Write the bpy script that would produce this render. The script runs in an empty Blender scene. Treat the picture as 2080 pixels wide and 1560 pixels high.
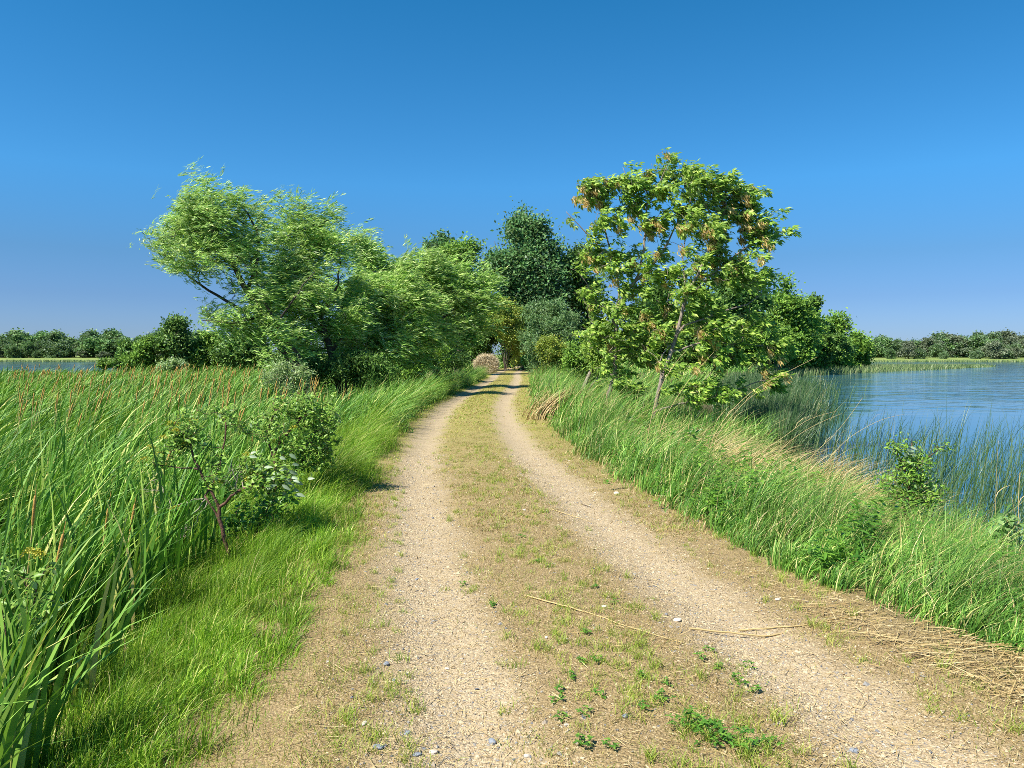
import bpy, math
import numpy as np
from mathutils import Vector

# ------------------------------------------------------------------ basics
sc = bpy.context.scene
COL = sc.collection
F = 1571.0                      # focal length in pixels of a 2080 px wide frame
CAMH = 1.65
PITCH = math.atan(58.0 / F)
CP, SP = math.cos(PITCH), math.sin(PITCH)
WL = -0.85                      # lake level


def A(*a):
    return np.array(a, dtype=float)


def at(px, py, d):
    """the point that stands d metres ahead in the direction (px, py)"""
    a = (px - 1040) / F
    v = (780 - py) / F
    Y = CP + v * SP
    Z = -SP + v * CP
    return A(a * d / Y, d, CAMH + Z * d / Y)


def smooth(x):
    x = np.clip(x, 0, 1)
    return x * x * (3 - 2 * x)


def norm(v):
    return v / np.maximum(np.linalg.norm(v, axis=-1, keepdims=True), 1e-9)


# ------------------------------------------------------------------ terrain shape
_cd = [-30, 0, 2, 3.1, 3.8, 5.4, 6.9, 9.3, 12.5, 16.4, 20.2, 26.5, 33, 44.7, 56, 70, 90, 140]
_cx = [1.2, 1.05, .9, .78, .61, .31, .1, -.23, -.6, -.9, -1.08, -1.2, -1.06, -.72, -.5, -.5, .2, 4]
_ty = np.arange(-30, 140, .25)
_tx = np.interp(_ty, _cd, _cx)
_k = np.ones(9) / 9
_tx[6:-6] = np.convolve(_tx, _k, 'same')[6:-6]


def cen(Y):
    return np.interp(Y, _ty, _tx)


def shoreR(Y):
    return np.interp(Y, [0, 10, 15, 20, 30, 45, 70, 100, 140, 155, 175, 230, 260],
                     [4.9, 5.1, 5.6, 6.4, 8.0, 12, 20, 34, 60, 66, 45, 10, -10])


def shoreL(Y):
    return np.interp(Y, [0, 60, 66, 130, 170, 230, 260], [-600, -600, -33, -62, -60, -20, 10])


def wob(X, Y, s, seed=0):
    return (np.sin(X * s + 1.3 * np.sin(Y * s * .7 + seed)) * np.cos(Y * s * 1.1 + seed * 2.1 + .8 * np.sin(X * s * .6)))


def hgt(X, Y):
    X = np.asarray(X, float); Y = np.asarray(Y, float)
    u = X - cen(Y)
    z = np.zeros_like(X + Y)
    # wheel ruts and crown
    fade = 1 - smooth((Y - 50) / 20)
    for s in (-.9, .9):
        z = z - .045 * np.exp(-((u - s) / .28) ** 2) * fade
    z = z + .02 * np.exp(-(u / .5) ** 2) * fade
    widen = 1 - smooth((Y - 60) / 12)
    z = z - .6 * smooth((-u - 1.5) / 2.2) * widen
    z = z - .55 * smooth((u - 1.95) / 2.2) * widen
    z = z + .03 * wob(X, Y, 1.7) * smooth((np.abs(u) - 1.2) / 1.5) + .008 * wob(X, Y, 6, 1)
    low = -1.7
    tr = smooth((X - shoreR(Y) + 1.0 + .5 * wob(X, Y, .35, 3)) / 3.0)
    z = z * (1 - tr) + low * tr
    tl = smooth((shoreL(Y) - X + 1.0 + .8 * wob(X, Y, .3, 5)) / 4.0)
    z = z * (1 - tl) + low * tl
    far = smooth((Y - 306 - 5 * wob(X, Y * 0, .02, 2)) / 9.0)
    z = z * (1 - far) + (.15 + .5 * smooth((Y - 315) / 25) + .02 * np.maximum(Y - 345, 0)**.7) * far
    return z


# ------------------------------------------------------------------ mesh helpers
def mk(name, V, faces, mats, parent=None, origin=None, smooth_sh=False, attrs=None, fmat=None):
    V = np.asarray(V, dtype=np.float64).reshape(-1, 3)
    if origin is not None:
        V = V - np.asarray(origin)[None, :]
    me = bpy.data.meshes.new(name)
    fl = [np.asarray(f, dtype=np.int64) for f in faces if len(f)]
    loops = np.concatenate([f.ravel() for f in fl]).astype(np.int32)
    sizes = np.concatenate([np.full(len(f), f.shape[1]) for f in fl]).astype(np.int32)
    starts = np.concatenate([[0], np.cumsum(sizes)[:-1]]).astype(np.int32)
    me.vertices.add(len(V)); me.vertices.foreach_set('co', V.astype(np.float32).ravel())
    me.loops.add(len(loops)); me.loops.foreach_set('vertex_index', loops)
    me.polygons.add(len(sizes)); me.polygons.foreach_set('loop_start', starts)
    me.polygons.foreach_set('loop_total', sizes)
    if not isinstance(mats, (list, tuple)):
        mats = [mats]
    for m in mats:
        me.materials.append(m)
    if fmat is not None:
        me.polygons.foreach_set('material_index', np.asarray(fmat, dtype=np.int32))
    me.polygons.foreach_set('use_smooth', np.full(len(sizes), smooth_sh))
    for k, v in (attrs or {}).items():
        a = me.attributes.new(k, 'FLOAT', 'POINT'); a.data.foreach_set('value', np.asarray(v, dtype=np.float32))
    me.update(calc_edges=True)
    o = bpy.data.objects.new(name, me); COL.objects.link(o)
    if parent is not None:
        o.parent = parent
    elif origin is not None:
        o.location = tuple(origin)
    return o


def tag(o, label=None, cat=None, group=None, kind=None):
    if label: o['label'] = label
    if cat: o['category'] = cat
    if group: o['group'] = group
    if kind: o['kind'] = kind
    return o


def thing(name, label, cat, loc=(0, 0, 0), group=None):
    o = bpy.data.objects.new(name, None); COL.objects.link(o)
    o.location = tuple(float(x) for x in loc); o.empty_display_size = .2
    return tag(o, label, cat, group)


class Geo:
    """collects vertices and faces of one mesh"""
    def __init__(s):
        s.v, s.q, s.t, s.n = [], [], [], 0

    def add(s, V, quads=None, tris=None):
        V = np.asarray(V).reshape(-1, 3)
        if quads is not None and len(quads): s.q.append(np.asarray(quads) + s.n)
        if tris is not None and len(tris): s.t.append(np.asarray(tris) + s.n)
        s.v.append(V); s.n += len(V)
        return s

    def build(s, name, mats, parent=None, origin=None, smooth_sh=False):
        f = []
        if s.q: f.append(np.concatenate(s.q))
        if s.t: f.append(np.concatenate(s.t))
        return mk(name, np.concatenate(s.v), f, mats, parent, origin, smooth_sh)


def tube(g, P, r, sides=6, cap=True):
    """a tapering tube along the polyline P with radii r"""
    P = np.asarray(P, float); n = len(P)
    r = np.broadcast_to(np.asarray(r, float), (n,))
    T = norm(np.gradient(P, axis=0))
    ref = np.where(np.abs(T[:, 2:3]) > .9, A(1, 0, 0)[None, :], A(0, 0, 1)[None, :])
    # steady frame
    U = np.zeros_like(P); U[0] = norm(np.cross(T[0], ref[0]))
    for i in range(1, n):
        w = U[i - 1] - T[i] * np.dot(U[i - 1], T[i])
        U[i] = w / max(np.linalg.norm(w), 1e-9)
    W = np.cross(T, U)
    a = np.linspace(0, 2 * np.pi, sides, endpoint=False)
    ring = P[:, None, :] + r[:, None, None] * (np.cos(a)[None, :, None] * U[:, None, :] + np.sin(a)[None, :, None] * W[:, None, :])
    V = ring.reshape(-1, 3)
    i = np.arange(n - 1)[:, None] * sides; j = np.arange(sides)[None, :]; j2 = (j + 1) % sides
    q = np.stack([i + j, i + j2, i + sides + j2, i + sides + j], -1).reshape(-1, 4)
    tr = None
    if cap:
        V = np.concatenate([V, P[-1:] + T[-1:] * r[-1] * .5])
        b = (n - 1) * sides
        jj = np.arange(sides)
        tr = np.stack([b + jj, b + (jj + 1) % sides, np.full(sides, n * sides)], -1)
    g.add(V, q, tr)


def blades(rng, base, h, w, lean, bend, seg=4, face=None, stiff=2.0):
    """grass blades: base (N,3), heights, widths, horizontal lean vectors (N,2), bend 0..1"""
    N = len(base)
    t = np.linspace(0, 1, seg + 1)
    ln = np.concatenate([lean, np.zeros((N, 1))], 1)
    ang = rng.uniform(0, np.pi, N) if face is None else face
    side = np.stack([np.cos(ang), np.sin(ang), np.zeros(N)], 1)
    tt = t[None, :, None]
    hor = ln[:, None, :] * (h * 1.0)[:, None, None] * (bend[:, None, None] * tt ** stiff + .12 * tt)
    drop = 1 - .35 * np.clip(bend, 0, 1.6)[:, None] * t[None, :] ** 2.2
    up = (h[:, None] * t[None, :] * drop)
    C = base[:, None, :] + hor
    C[:, :, 2] += up
    prof = (1 - t ** 2.2) * (.75 + .6 * t * (1 - t) * 2)
    prof[-1] = 0
    L = C - side[:, None, :] * (w[:, None] * .5 * prof[None, :])[:, :, None]
    Rr = C + side[:, None, :] * (w[:, None] * .5 * prof[None, :])[:, :, None]
    V = np.empty((N, 2 * seg + 1, 3))
    V[:, 0:2 * seg:2] = L[:, :seg]; V[:, 1:2 * seg:2] = Rr[:, :seg]; V[:, 2 * seg] = C[:, seg]
    b = (np.arange(N) * (2 * seg + 1))[:, None]
    q = []
    for k in range(seg - 1):
        q.append(np.concatenate([b + 2 * k, b + 2 * k + 1, b + 2 * k + 3, b + 2 * k + 2], 1))
    q = np.stack(q, 1).reshape(-1, 4) if q else np.zeros((0, 4), int)
    k = seg - 1
    tr = np.concatenate([b + 2 * k, b + 2 * k + 1, b + 2 * seg], 1)
    return V.reshape(-1, 3), q, tr


def leafgeo(P, D, Nn, L, W, fold=.15):
    """simple folded leaves, two triangles each"""
    S = norm(np.cross(D, Nn)); Nn = np.cross(S, D)
    L = np.broadcast_to(L, (len(P),))[:, None]; W = np.broadcast_to(W, (len(P),))[:, None]
    m = P + D * L * .42 + Nn * W * fold
    V = np.stack([P, m + S * W * .5, P + D * L, m - S * W * .5], 1).reshape(-1, 3)
    b = (np.arange(len(P)) * 4)[:, None]
    t = np.concatenate([np.concatenate([b, b + 1, b + 2], 1), np.concatenate([b, b + 2, b + 3], 1)])
    return V, t


def leafrich(P, D, Nn, L, W, curl=.25, fold=.2, wave=None):
    """curved leaves with a midrib: 5 stations of 3 vertices"""
    n = len(P)
    S = norm(np.cross(D, Nn)); Nn = np.cross(S, D)
    L = np.broadcast_to(L, (n,)); W = np.broadcast_to(W, (n,)); curl = np.broadcast_to(curl, (n,))
    ts = A(0, .22, .48, .76, 1); ws = A(.04, .82, 1, .62, .02)
    V = np.empty((n, 5, 3, 3))
    for k in range(5):
        c = P + D * (L * ts[k])[:, None] - Nn * (L * curl * ts[k] ** 2)[:, None]
        e = S * (W * .5 * ws[k])[:, None]; f = Nn * (W * fold * ws[k])[:, None]
        V[:, k, 0] = c - e + f; V[:, k, 1] = c; V[:, k, 2] = c + e + f
    b = (np.arange(n) * 15)[:, None]
    q = []
    for k in range(4):
        for j in range(2):
            i = 3 * k + j
            q.append(np.concatenate([b + i, b + i + 1, b + i + 4, b + i + 3], 1))
    return V.reshape(-1, 3), np.concatenate(q)


def rdir(rng, n):
    return norm(rng.normal(size=(n, 3)))


# ------------------------------------------------------------------ materials
def newmat(name):
    m = bpy.data.materials.new(name); m.use_nodes = True
    nt = m.node_tree; nt.nodes.clear()
    out = nt.nodes.new('ShaderNodeOutputMaterial')
    return m, nt, out


def N(nt, t, **kw):
    n = nt.nodes.new('ShaderNode' + t)
    for k, v in kw.items():
        setattr(n, k, v)
    return n


def ramp(nt, fac, stops, interp='LINEAR'):
    r = N(nt, 'ValToRGB'); r.color_ramp.interpolation = interp
    e = r.color_ramp.elements
    while len(e) < len(stops): e.new(.5)
    for i, (p, c) in enumerate(stops):
        e[i].position = p; e[i].color = (c[0], c[1], c[2], 1)
    nt.links.new(fac, r.inputs[0])
    return r.outputs[0]


def mix(nt, fac, a, b, mode='MIX'):
    n = N(nt, 'Mix', data_type='RGBA', blend_type=mode)
    for sock, v in ((n.inputs[0], fac), (n.inputs[6], a), (n.inputs[7], b)):
        if isinstance(v, (int, float)): sock.default_value = v
        elif isinstance(v, tuple): sock.default_value = (v[0], v[1], v[2], 1)
        else: nt.links.new(v, sock)
    return n.outputs[2]


def math_(nt, op, a, b=None, clamp=False):
    n = N(nt, 'Math', operation=op, use_clamp=clamp)
    for s, v in ((n.inputs[0], a), (n.inputs[1], b)):
        if v is None: continue
        if isinstance(v, (int, float)): s.default_value = v
        else: nt.links.new(v, s)
    return n.outputs[0]


def noise(nt, scale, detail=3, rough=.55, vec=None):
    n = N(nt, 'TexNoise'); n.inputs['Scale'].default_value = scale
    n.inputs['Detail'].default_value = detail; n.inputs['Roughness'].default_value = rough
    if vec is None:
        g = N(nt, 'NewGeometry'); vec = g.outputs['Position']
    nt.links.new(vec, n.inputs['Vector'])
    return n.outputs['Fac']


GAIN = 1.6


def leafmat(name, stops, back=None, trans=.3, rough=.45, spec=.35, patch=.5, pscale=.7, tcol=None, gain=None):
    """leaf or blade: colour differs from leaf to leaf, paler underside, light passes through"""
    gn = GAIN if gain is None else gain
    stops = [(a, tuple(min(.8, x * gn) for x in c)) for a, c in stops]
    if back: back = tuple(min(.8, x * (1 + (gn - 1) * .5)) for x in back)
    m, nt, out = newmat(name)
    g = N(nt, 'NewGeometry')
    col = ramp(nt, g.outputs['Random Per Island'], stops)
    nz = noise(nt, pscale, 2)
    hs = N(nt, 'HueSaturation')
    nt.links.new(col, hs.inputs['Color'])
    v = N(nt, 'MapRange'); v.inputs[1].default_value = .3; v.inputs[2].default_value = .7
    v.inputs[3].default_value = 1 - .35 * patch; v.inputs[4].default_value = 1 + .35 * patch
    nt.links.new(nz, v.inputs[0]); nt.links.new(v.outputs[0], hs.inputs['Value'])
    col = hs.outputs[0]
    if back is not None:
        col = mix(nt, math_(nt, 'MULTIPLY', g.outputs['Backfacing'], .75), col, back)
    p = N(nt, 'BsdfPrincipled')
    nt.links.new(col, p.inputs['Base Color'])
    p.inputs['Roughness'].default_value = rough
    p.inputs['Specular IOR Level'].default_value = spec
    tr = N(nt, 'BsdfTranslucent')
    tc = mix(nt, 1.0, col, tcol or (1.15, 1.25, .55), 'MULTIPLY')
    nt.links.new(tc, tr.inputs['Color'])
    ms = N(nt, 'MixShader'); ms.inputs[0].default_value = trans
    nt.links.new(p.outputs[0], ms.inputs[1]); nt.links.new(tr.outputs[0], ms.inputs[2])
    nt.links.new(ms.outputs[0], out.inputs[0])
    return m


def plainmat(name, stops, scale=8, rough=.8, bump=.3, bscale=30, stretch=None, spec=.3):
    m, nt, out = newmat(name)
    tc = N(nt, 'TexCoord'); vec = tc.outputs['Object']
    if stretch:
        mp = N(nt, 'Mapping'); mp.inputs['Scale'].default_value = stretch
        nt.links.new(vec, mp.inputs['Vector']); vec = mp.outputs[0]
    col = ramp(nt, noise(nt, scale, 5, .6, vec), stops)
    p = N(nt, 'BsdfPrincipled'); nt.links.new(col, p.inputs['Base Color'])
    p.inputs['Roughness'].default_value = rough; p.inputs['Specular IOR Level'].default_value = spec
    if bump:
        b = N(nt, 'Bump'); b.inputs['Strength'].default_value = bump; b.inputs['Distance'].default_value = .02
        nt.links.new(noise(nt, bscale, 4, .6, vec), b.inputs['Height']); nt.links.new(b.outputs[0], p.inputs['Normal'])
    nt.links.new(p.outputs[0], out.inputs[0])
    return m


def islandmat(name, stops, rough=.8, spec=.3, interp='LINEAR'):
    m, nt, out = newmat(name)
    g = N(nt, 'NewGeometry')
    col = ramp(nt, g.outputs['Random Per Island'], stops, interp)
    p = N(nt, 'BsdfPrincipled'); nt.links.new(col, p.inputs['Base Color'])
    p.inputs['Roughness'].default_value = rough; p.inputs['Specular IOR Level'].default_value = spec
    nt.links.new(p.outputs[0], out.inputs[0])
    return m


M = {}
M['bark'] = plainmat('grey_brown_bark', [(.3, (.05, .035, .026)), (.7, (.16, .125, .095))], 9, .9, .8, 26, (1, 1, .3))
M['pale_bark'] = plainmat('pale_ash_bark', [(.3, (.13, .10, .08)), (.7, (.34, .28, .22))], 12, .9, .8, 34, (1, 1, .35))
M['dark_bark'] = plainmat('dark_willow_bark', [(.3, (.022, .017, .013)), (.7, (.085, .066, .05))], 9, .9, .8, 26, (1, 1, .3))
M['red_bark'] = plainmat('reddish_dogwood_bark', [(.3, (.06, .028, .02)), (.7, (.17, .085, .06))], 20, .7, .4, 50)
M['dead_bark'] = plainmat('weathered_dead_twig', [(.3, (.22, .17, .13)), (.7, (.42, .36, .30))], 20, .8, .4, 50)
M['willow'] = leafmat('willow_leaf', [(0, (.035, .085, .010)), (.4, (.085, .165, .020)), (.75, (.16, .25, .038)), (1, (.33, .38, .15))], (.34, .41, .24), .28, .5, .35, .6, .6, (1.1, 1.2, .5), gain=2.15)
M['willow_grey'] = leafmat('grey_willow_leaf', [(0, (.07, .12, .04)), (.6, (.13, .19, .07)), (1, (.22, .26, .10))], (.30, .36, .25), .3, .4, .5, gain=2.0)
M['ash'] = leafmat('ash_leaf', [(0, (.048, .10, .012)), (.5, (.105, .18, .020)), (.85, (.195, .27, .04)), (1, (.29, .34, .08))], (.27, .35, .14), .33, .5, .35, .5, gain=1.9)
M['cotton'] = leafmat('poplar_leaf', [(0, (.022, .065, .018)), (.6, (.04, .10, .026)), (1, (.09, .16, .05))], (.22, .27, .18), .22, .5, .3, .8, gain=1.95)
M['bush_yellow'] = leafmat('yellow_green_leaf', [(0, (.09, .14, .015)), (.6, (.16, .22, .025)), (1, (.28, .27, .04))], (.25, .30, .12), .3)
M['bush_grey'] = leafmat('grey_green_leaf', [(0, (.04, .09, .025)), (.6, (.075, .14, .045)), (1, (.13, .19, .07))], (.17, .24, .12), .25)
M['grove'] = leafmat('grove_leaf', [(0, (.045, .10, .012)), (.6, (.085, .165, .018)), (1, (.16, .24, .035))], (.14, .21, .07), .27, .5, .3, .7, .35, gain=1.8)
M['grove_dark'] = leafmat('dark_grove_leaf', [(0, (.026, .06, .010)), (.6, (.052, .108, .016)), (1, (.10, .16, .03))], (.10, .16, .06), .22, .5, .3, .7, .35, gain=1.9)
M['far_leaf'] = leafmat('far_tree_leaf', [(0, (.025, .062, .016)), (.6, (.05, .10, .026)), (1, (.10, .15, .05))], (.13, .17, .11), .2, .5, .3, 1.2, .09, gain=2.3)
M['far_pale'] = leafmat('far_pale_leaf', [(0, (.06, .085, .045)), (.6, (.10, .13, .07)), (1, (.17, .19, .12))], (.19, .22, .16), .2, .5, .3, .8, .12, gain=1.35)
M['dogwood'] = leafmat('dogwood_leaf', [(0, (.05, .11, .012)), (.6, (.10, .185, .02)), (1, (.18, .26, .04))], (.28, .36, .20), .3, .45, .4, .3, 3, gain=1.8)
M['dogwood_pale'] = leafmat('dogwood_leaf_underside', [(0, (.22, .31, .17)), (1, (.36, .44, .28))], (.10, .2, .04), .2, .45, .4, .2, gain=.95)
M['weed'] = leafmat('broad_weed_leaf', [(0, (.035, .10, .012)), (.6, (.07, .165, .020)), (1, (.15, .26, .035))], (.16, .28, .07), .35, .4, .4, .3, 3)
M['goosefoot'] = leafmat('pale_weed_leaf', [(0, (.10, .2, .05)), (.6, (.16, .28, .08)), (1, (.25, .37, .13))], (.28, .38, .2), .3, gain=1.05)
M['cattail'] = leafmat('cattail_blade', [(0, (.030, .085, .013)), (.45, (.072, .165, .021)), (.8, (.145, .25, .038)), (.93, (.26, .33, .07)), (1, (.46, .38, .15))], None, .16, .5, .3, .8, .35, (1.1, 1.25, .5), gain=1.55)
M['verge'] = leafmat('verge_grass_blade', [(0, (.05, .12, .010)), (.5, (.115, .22, .018)), (.88, (.23, .33, .035)), (.95, (.40, .38, .12)), (1, (.5, .42, .2))], None, .25, .5, .25, 1.1, 1.6, gain=1.5)
M['bank'] = leafmat('bank_grass_blade', [(0, (.030, .085, .012)), (.5, (.070, .165, .022)), (.85, (.16, .26, .045)), (.95, (.34, .33, .11)), (1, (.48, .40, .2))], None, .22, .5, .3, 1.1, 1.3, gain=1.6)
M['dry'] = islandmat('dry_straw', [(0, (.29, .19, .07)), (.5, (.44, .32, .135)), (1, (.58, .47, .25))], .65)
M['drypath'] = leafmat('dry_path_grass', [(0, (.30, .20, .08)), (.5, (.46, .34, .15)), (.78, (.38, .33, .12)), (.9, (.22, .25, .05)), (1, (.55, .44, .24))], None, .25, .6, .2, .5, 1.2, gain=1.0)
M['pathgreen'] = leafmat('sparse_path_grass', [(0, (.10, .17, .02)), (.5, (.18, .24, .03)), (1, (.31, .30, .07))], None, .3, .5, .3, .4, .8)
M['bulrush'] = leafmat('bulrush_stem', [(0, (.03, .075, .02)), (.55, (.055, .115, .03)), (.93, (.10, .16, .05)), (1, (.3, .27, .13))], None, .1, .45, .4, .3, gain=1.05)
M['bulrush_pale'] = leafmat('pale_bulrush_stem', [(0, (.06, .10, .03)), (.6, (.10, .145, .045)), (1, (.19, .20, .09))], None, .15, .45, .4, .3)
M['spike'] = plainmat('cattail_spike_brown', [(.3, (.34, .18, .04)), (.7, (.56, .33, .09))], 30, .9, .3, 120)
M['stalk'] = plainmat('cattail_stalk', [(.3, (.30, .24, .07)), (.7, (.44, .36, .13))], 20, .7, 0)
M['samara'] = leafmat('dry_seed_wing', [(0, (.52, .36, .11)), (.6, (.68, .50, .19)), (1, (.80, .68, .34))], None, .35, .6, .3, .2, 2, (1.1, 1, .6), gain=1.0)
M['flower'] = leafmat('yellow_green_flower', [(0, (.34, .33, .03)), (1, (.58, .52, .06))], None, .2, .6, gain=.95)
M['yflower'] = leafmat('yellow_clover_flower', [(0, (.55, .48, .02)), (1, (.75, .66, .04))], None, .2, .6, gain=.95)
M['pebble'] = islandmat('pebble', [(0, (.32, .235, .13)), (.3, (.43, .335, .20)), (.55, (.52, .43, .28)), (.74, (.36, .25, .14)), (.86, (.25, .235, .21)), (.94, (.12, .13, .15)), (1, (.54, .47, .36))], .75)
M['stone_grey'] = plainmat('blue_grey_stone', [(.3, (.16, .18, .21)), (.7, (.27, .29, .32))], 40, .7, .3, 80)
M['stone_pale'] = plainmat('pale_stone', [(.3, (.50, .43, .33)), (.7, (.66, .60, .50))], 40, .75, .3, 80)
M['bale_straw'] = islandmat('pale_bale_straw', [(0, (.38, .29, .15)), (.5, (.55, .45, .27)), (1, (.70, .61, .42))], .7)
M['hay'] = plainmat('hay', [(.3, (.38, .30, .17)), (.7, (.60, .50, .33))], 14, .95, 1.0, 20, (1, 1, 2.5))


def groundmat():
    m, nt, out = newmat('ground_soil')
    a = N(nt, 'Attribute', attribute_name='off'); u = a.outputs['Fac']
    g = N(nt, 'NewGeometry'); pos = g.outputs['Position']
    sx = N(nt, 'SeparateXYZ'); nt.links.new(pos, sx.inputs[0])
    yy = sx.outputs['Y']
    n1 = noise(nt, 2.2, 4, .6); n2 = noise(nt, 9, 4, .65); n3 = noise(nt, 45, 3, .7); n0 = noise(nt, .5, 3)
    # gravel cells
    vor = N(nt, 'TexVoronoi'); vor.inputs['Scale'].default_value = 75; nt.links.new(pos, vor.inputs['Vector'])
    sh = N(nt, 'SeparateColor'); nt.links.new(vor.outputs['Color'], sh.inputs[0])
    grav = ramp(nt, sh.outputs[0], [(0, (.21, .15, .085)), (.3, (.36, .275, .16)), (.7, (.46, .365, .23)), (.86, (.24, .20, .155)), (1, (.56, .47, .33))])
    grav = mix(nt, .45, grav, ramp(nt, n2, [(.3, (.32, .24, .135)), (.7, (.43, .335, .205))]))
    soil = ramp(nt, n2, [(.25, (.18, .115, .05)), (.5, (.26, .18, .08)), (.75, (.34, .25, .125))])
    soil = mix(nt, math_(nt, 'MULTIPLY', n3, .6), soil, (.34, .26, .125))
    n4 = noise(nt, 95, 2, .6)
    soil = mix(nt, .55, soil, ramp(nt, n4, [(.33, (.09, .06, .03)), (.5, (.25, .175, .085)), (.62, (.40, .31, .17)), (.75, (.60, .50, .34))]))
    # rut mask
    au = math_(nt, 'ABSOLUTE', u)
    d = math_(nt, 'ABSOLUTE', math_(nt, 'SUBTRACT', au, .9))
    w = math_(nt, 'ADD', d, math_(nt, 'MULTIPLY', math_(nt, 'SUBTRACT', n1, .5), .55))
    w = math_(nt, 'ADD', w, math_(nt, 'MULTIPLY', math_(nt, 'SUBTRACT', n2, .5), .35))
    mr = N(nt, 'MapRange', interpolation_type='SMOOTHSTEP'); mr.inputs[1].default_value = .10; mr.inputs[2].default_value = .52
    mr.inputs[3].default_value = 1; mr.inputs[4].default_value = 0
    nt.links.new(w, mr.inputs[0]); rut = mr.outputs[0]
    # grassy middle grows greener along the way
    gy = N(nt, 'MapRange', interpolation_type='SMOOTHSTEP'); gy.inputs[1].default_value = 5; gy.inputs[2].default_value = 22
    nt.links.new(yy, gy.inputs[0])
    thatch = ramp(nt, n2, [(.25, (.20, .17, .045)), (.5, (.29, .25, .07)), (.75, (.40, .34, .13))])
    soil = mix(nt, math_(nt, 'MULTIPLY', gy.outputs[0], ramp(nt, n1, [(.2, (.5, .5, .5)), (.55, (1, 1, 1))])), soil, thatch)
    col = mix(nt, rut, soil, grav)
    # beside the road: litter
    mo = N(nt, 'MapRange', interpolation_type='SMOOTHSTEP'); mo.inputs[1].default_value = 1.6; mo.inputs[2].default_value = 2.6
    nt.links.new(au, mo.inputs[0])
    litter = ramp(nt, n3, [(.3, (.07, .05, .025)), (.55, (.17, .12, .065)), (.75, (.36, .27, .15))])
    litter = mix(nt, ramp(nt, n0, [(.4, (0, 0, 0)), (.65, (.6, .6, .6))]), litter, (.07, .10, .025))
    col = mix(nt, mo.outputs[0], col, litter)
    # meadow on the far shore
    mf = N(nt, 'MapRange'); mf.inputs[1].default_value = 290; mf.inputs[2].default_value = 300
    nt.links.new(yy, mf.inputs[0])
    mead = ramp(nt, noise(nt, .12, 3), [(.3, (.14, .20, .045)), (.7, (.24, .29, .08))])
    col = mix(nt, mf.outputs[0], col, mead)
    p = N(nt, 'BsdfPrincipled'); nt.links.new(col, p.inputs['Base Color'])
    p.inputs['Roughness'].default_value = .9; p.inputs['Specular IOR Level'].default_value = .2
    hsum = math_(nt, 'ADD', math_(nt, 'MULTIPLY', math_(nt, 'SUBTRACT', 1, vor.outputs['Distance']), .6), math_(nt, 'MULTIPLY', n3, .8))
    hsum = math_(nt, 'ADD', hsum, n2)
    b = N(nt, 'Bump'); b.inputs['Strength'].default_value = .8; b.inputs['Distance'].default_value = .014
    nt.links.new(hsum, b.inputs['Height']); nt.links.new(b.outputs[0], p.inputs['Normal'])
    nt.links.new(p.outputs[0], out.inputs[0])
    return m


def watermat():
    m, nt, out = newmat('lake_water')
    p = N(nt, 'BsdfPrincipled')
    p.inputs['Base Color'].default_value = (.035, .125, .185, 1)
    p.inputs['Roughness'].default_value = .06; p.inputs['IOR'].default_value = 1.33
    g = N(nt, 'NewGeometry'); pos = g.outputs['Position']
    mp = N(nt, 'Mapping'); mp.inputs['Scale'].default_value = (.55, 1.0, 1); mp.inputs['Rotation'].default_value = (0, 0, .5)
    nt.links.new(pos, mp.inputs['Vector']); v = mp.outputs[0]
    h = math_(nt, 'ADD', math_(nt, 'MULTIPLY', noise(nt, .55, 2, .5, v), 1.6), math_(nt, 'MULTIPLY', noise(nt, 2.6, 2, .5, v), .22))
    sx = N(nt, 'SeparateXYZ'); nt.links.new(pos, sx.inputs[0])
    # sheltered water near the reeds is calmer
    cal = N(nt, 'MapRange', interpolation_type='SMOOTHSTEP'); cal.inputs[1].default_value = 26; cal.inputs[2].default_value = 52
    cal.inputs[3].default_value = .05; cal.inputs[4].default_value = 1.0
    q = math_(nt, 'ADD', sx.outputs['Y'], math_(nt, 'MULTIPLY', noise(nt, .06, 2), 20))
    nt.links.new(math_(nt, 'SUBTRACT', q, 10), cal.inputs[0])
    b = N(nt, 'Bump'); b.inputs['Distance'].default_value = .13
    gustn = ramp(nt, noise(nt, .11, 3, .6, v), [(.35, (.3, .3, .3)), (.65, (1, 1, 1))])
    nt.links.new(math_(nt, 'MULTIPLY', cal.outputs[0], gustn), b.inputs['Strength'])
    nt.links.new(h, b.inputs['Height']); nt.links.new(b.outputs[0], p.inputs['Normal'])
    nt.links.new(p.outputs[0], out.inputs[0])
    return m


# ------------------------------------------------------------------ ground and water
def axis(pts):
    out = []
    for (a, b, s) in pts:
        out.append(np.arange(a, b, s))
    return np.concatenate(out)


def build_ground():
    gx = axis([(-1500, -300, 60), (-300, -80, 6), (-80, -12, 1.0), (-12, -4.5, .22), (-4.5, 4.5, .09), (4.5, 12, .22), (12, 80, 1.0), (80, 300, 6), (300, 1501, 60)])
    gy = axis([(-60, -2, 4), (-2, 14, .1), (14, 30, .22), (30, 80, .6), (80, 200, 2), (200, 340, 2.5), (340, 500, 12), (500, 3001, 125)])
    X, Y = np.meshgrid(gx, gy)
    Z = hgt(X, Y)
    n, k = X.shape
    V = np.stack([X, Y, Z], -1).reshape(-1, 3)
    i = (np.arange(n - 1)[:, None] * k + np.arange(k - 1)[None, :]).ravel()
    q = np.stack([i, i + 1, i + k + 1, i + k], -1)
    U = (X - cen(Y)).ravel()
    o = mk('ground', V, [q], groundmat(), smooth_sh=True, attrs={'off': U})
    tag(o, kind='structure')
    W = [(-1500, -60, WL), (1500, -60, WL), (1500, 330, WL), (-1500, 330, WL)]
    o = mk('water', W, [np.array([[0, 1, 2, 3]])], watermat())
    tag(o, kind='structure')


build_ground()


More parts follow.
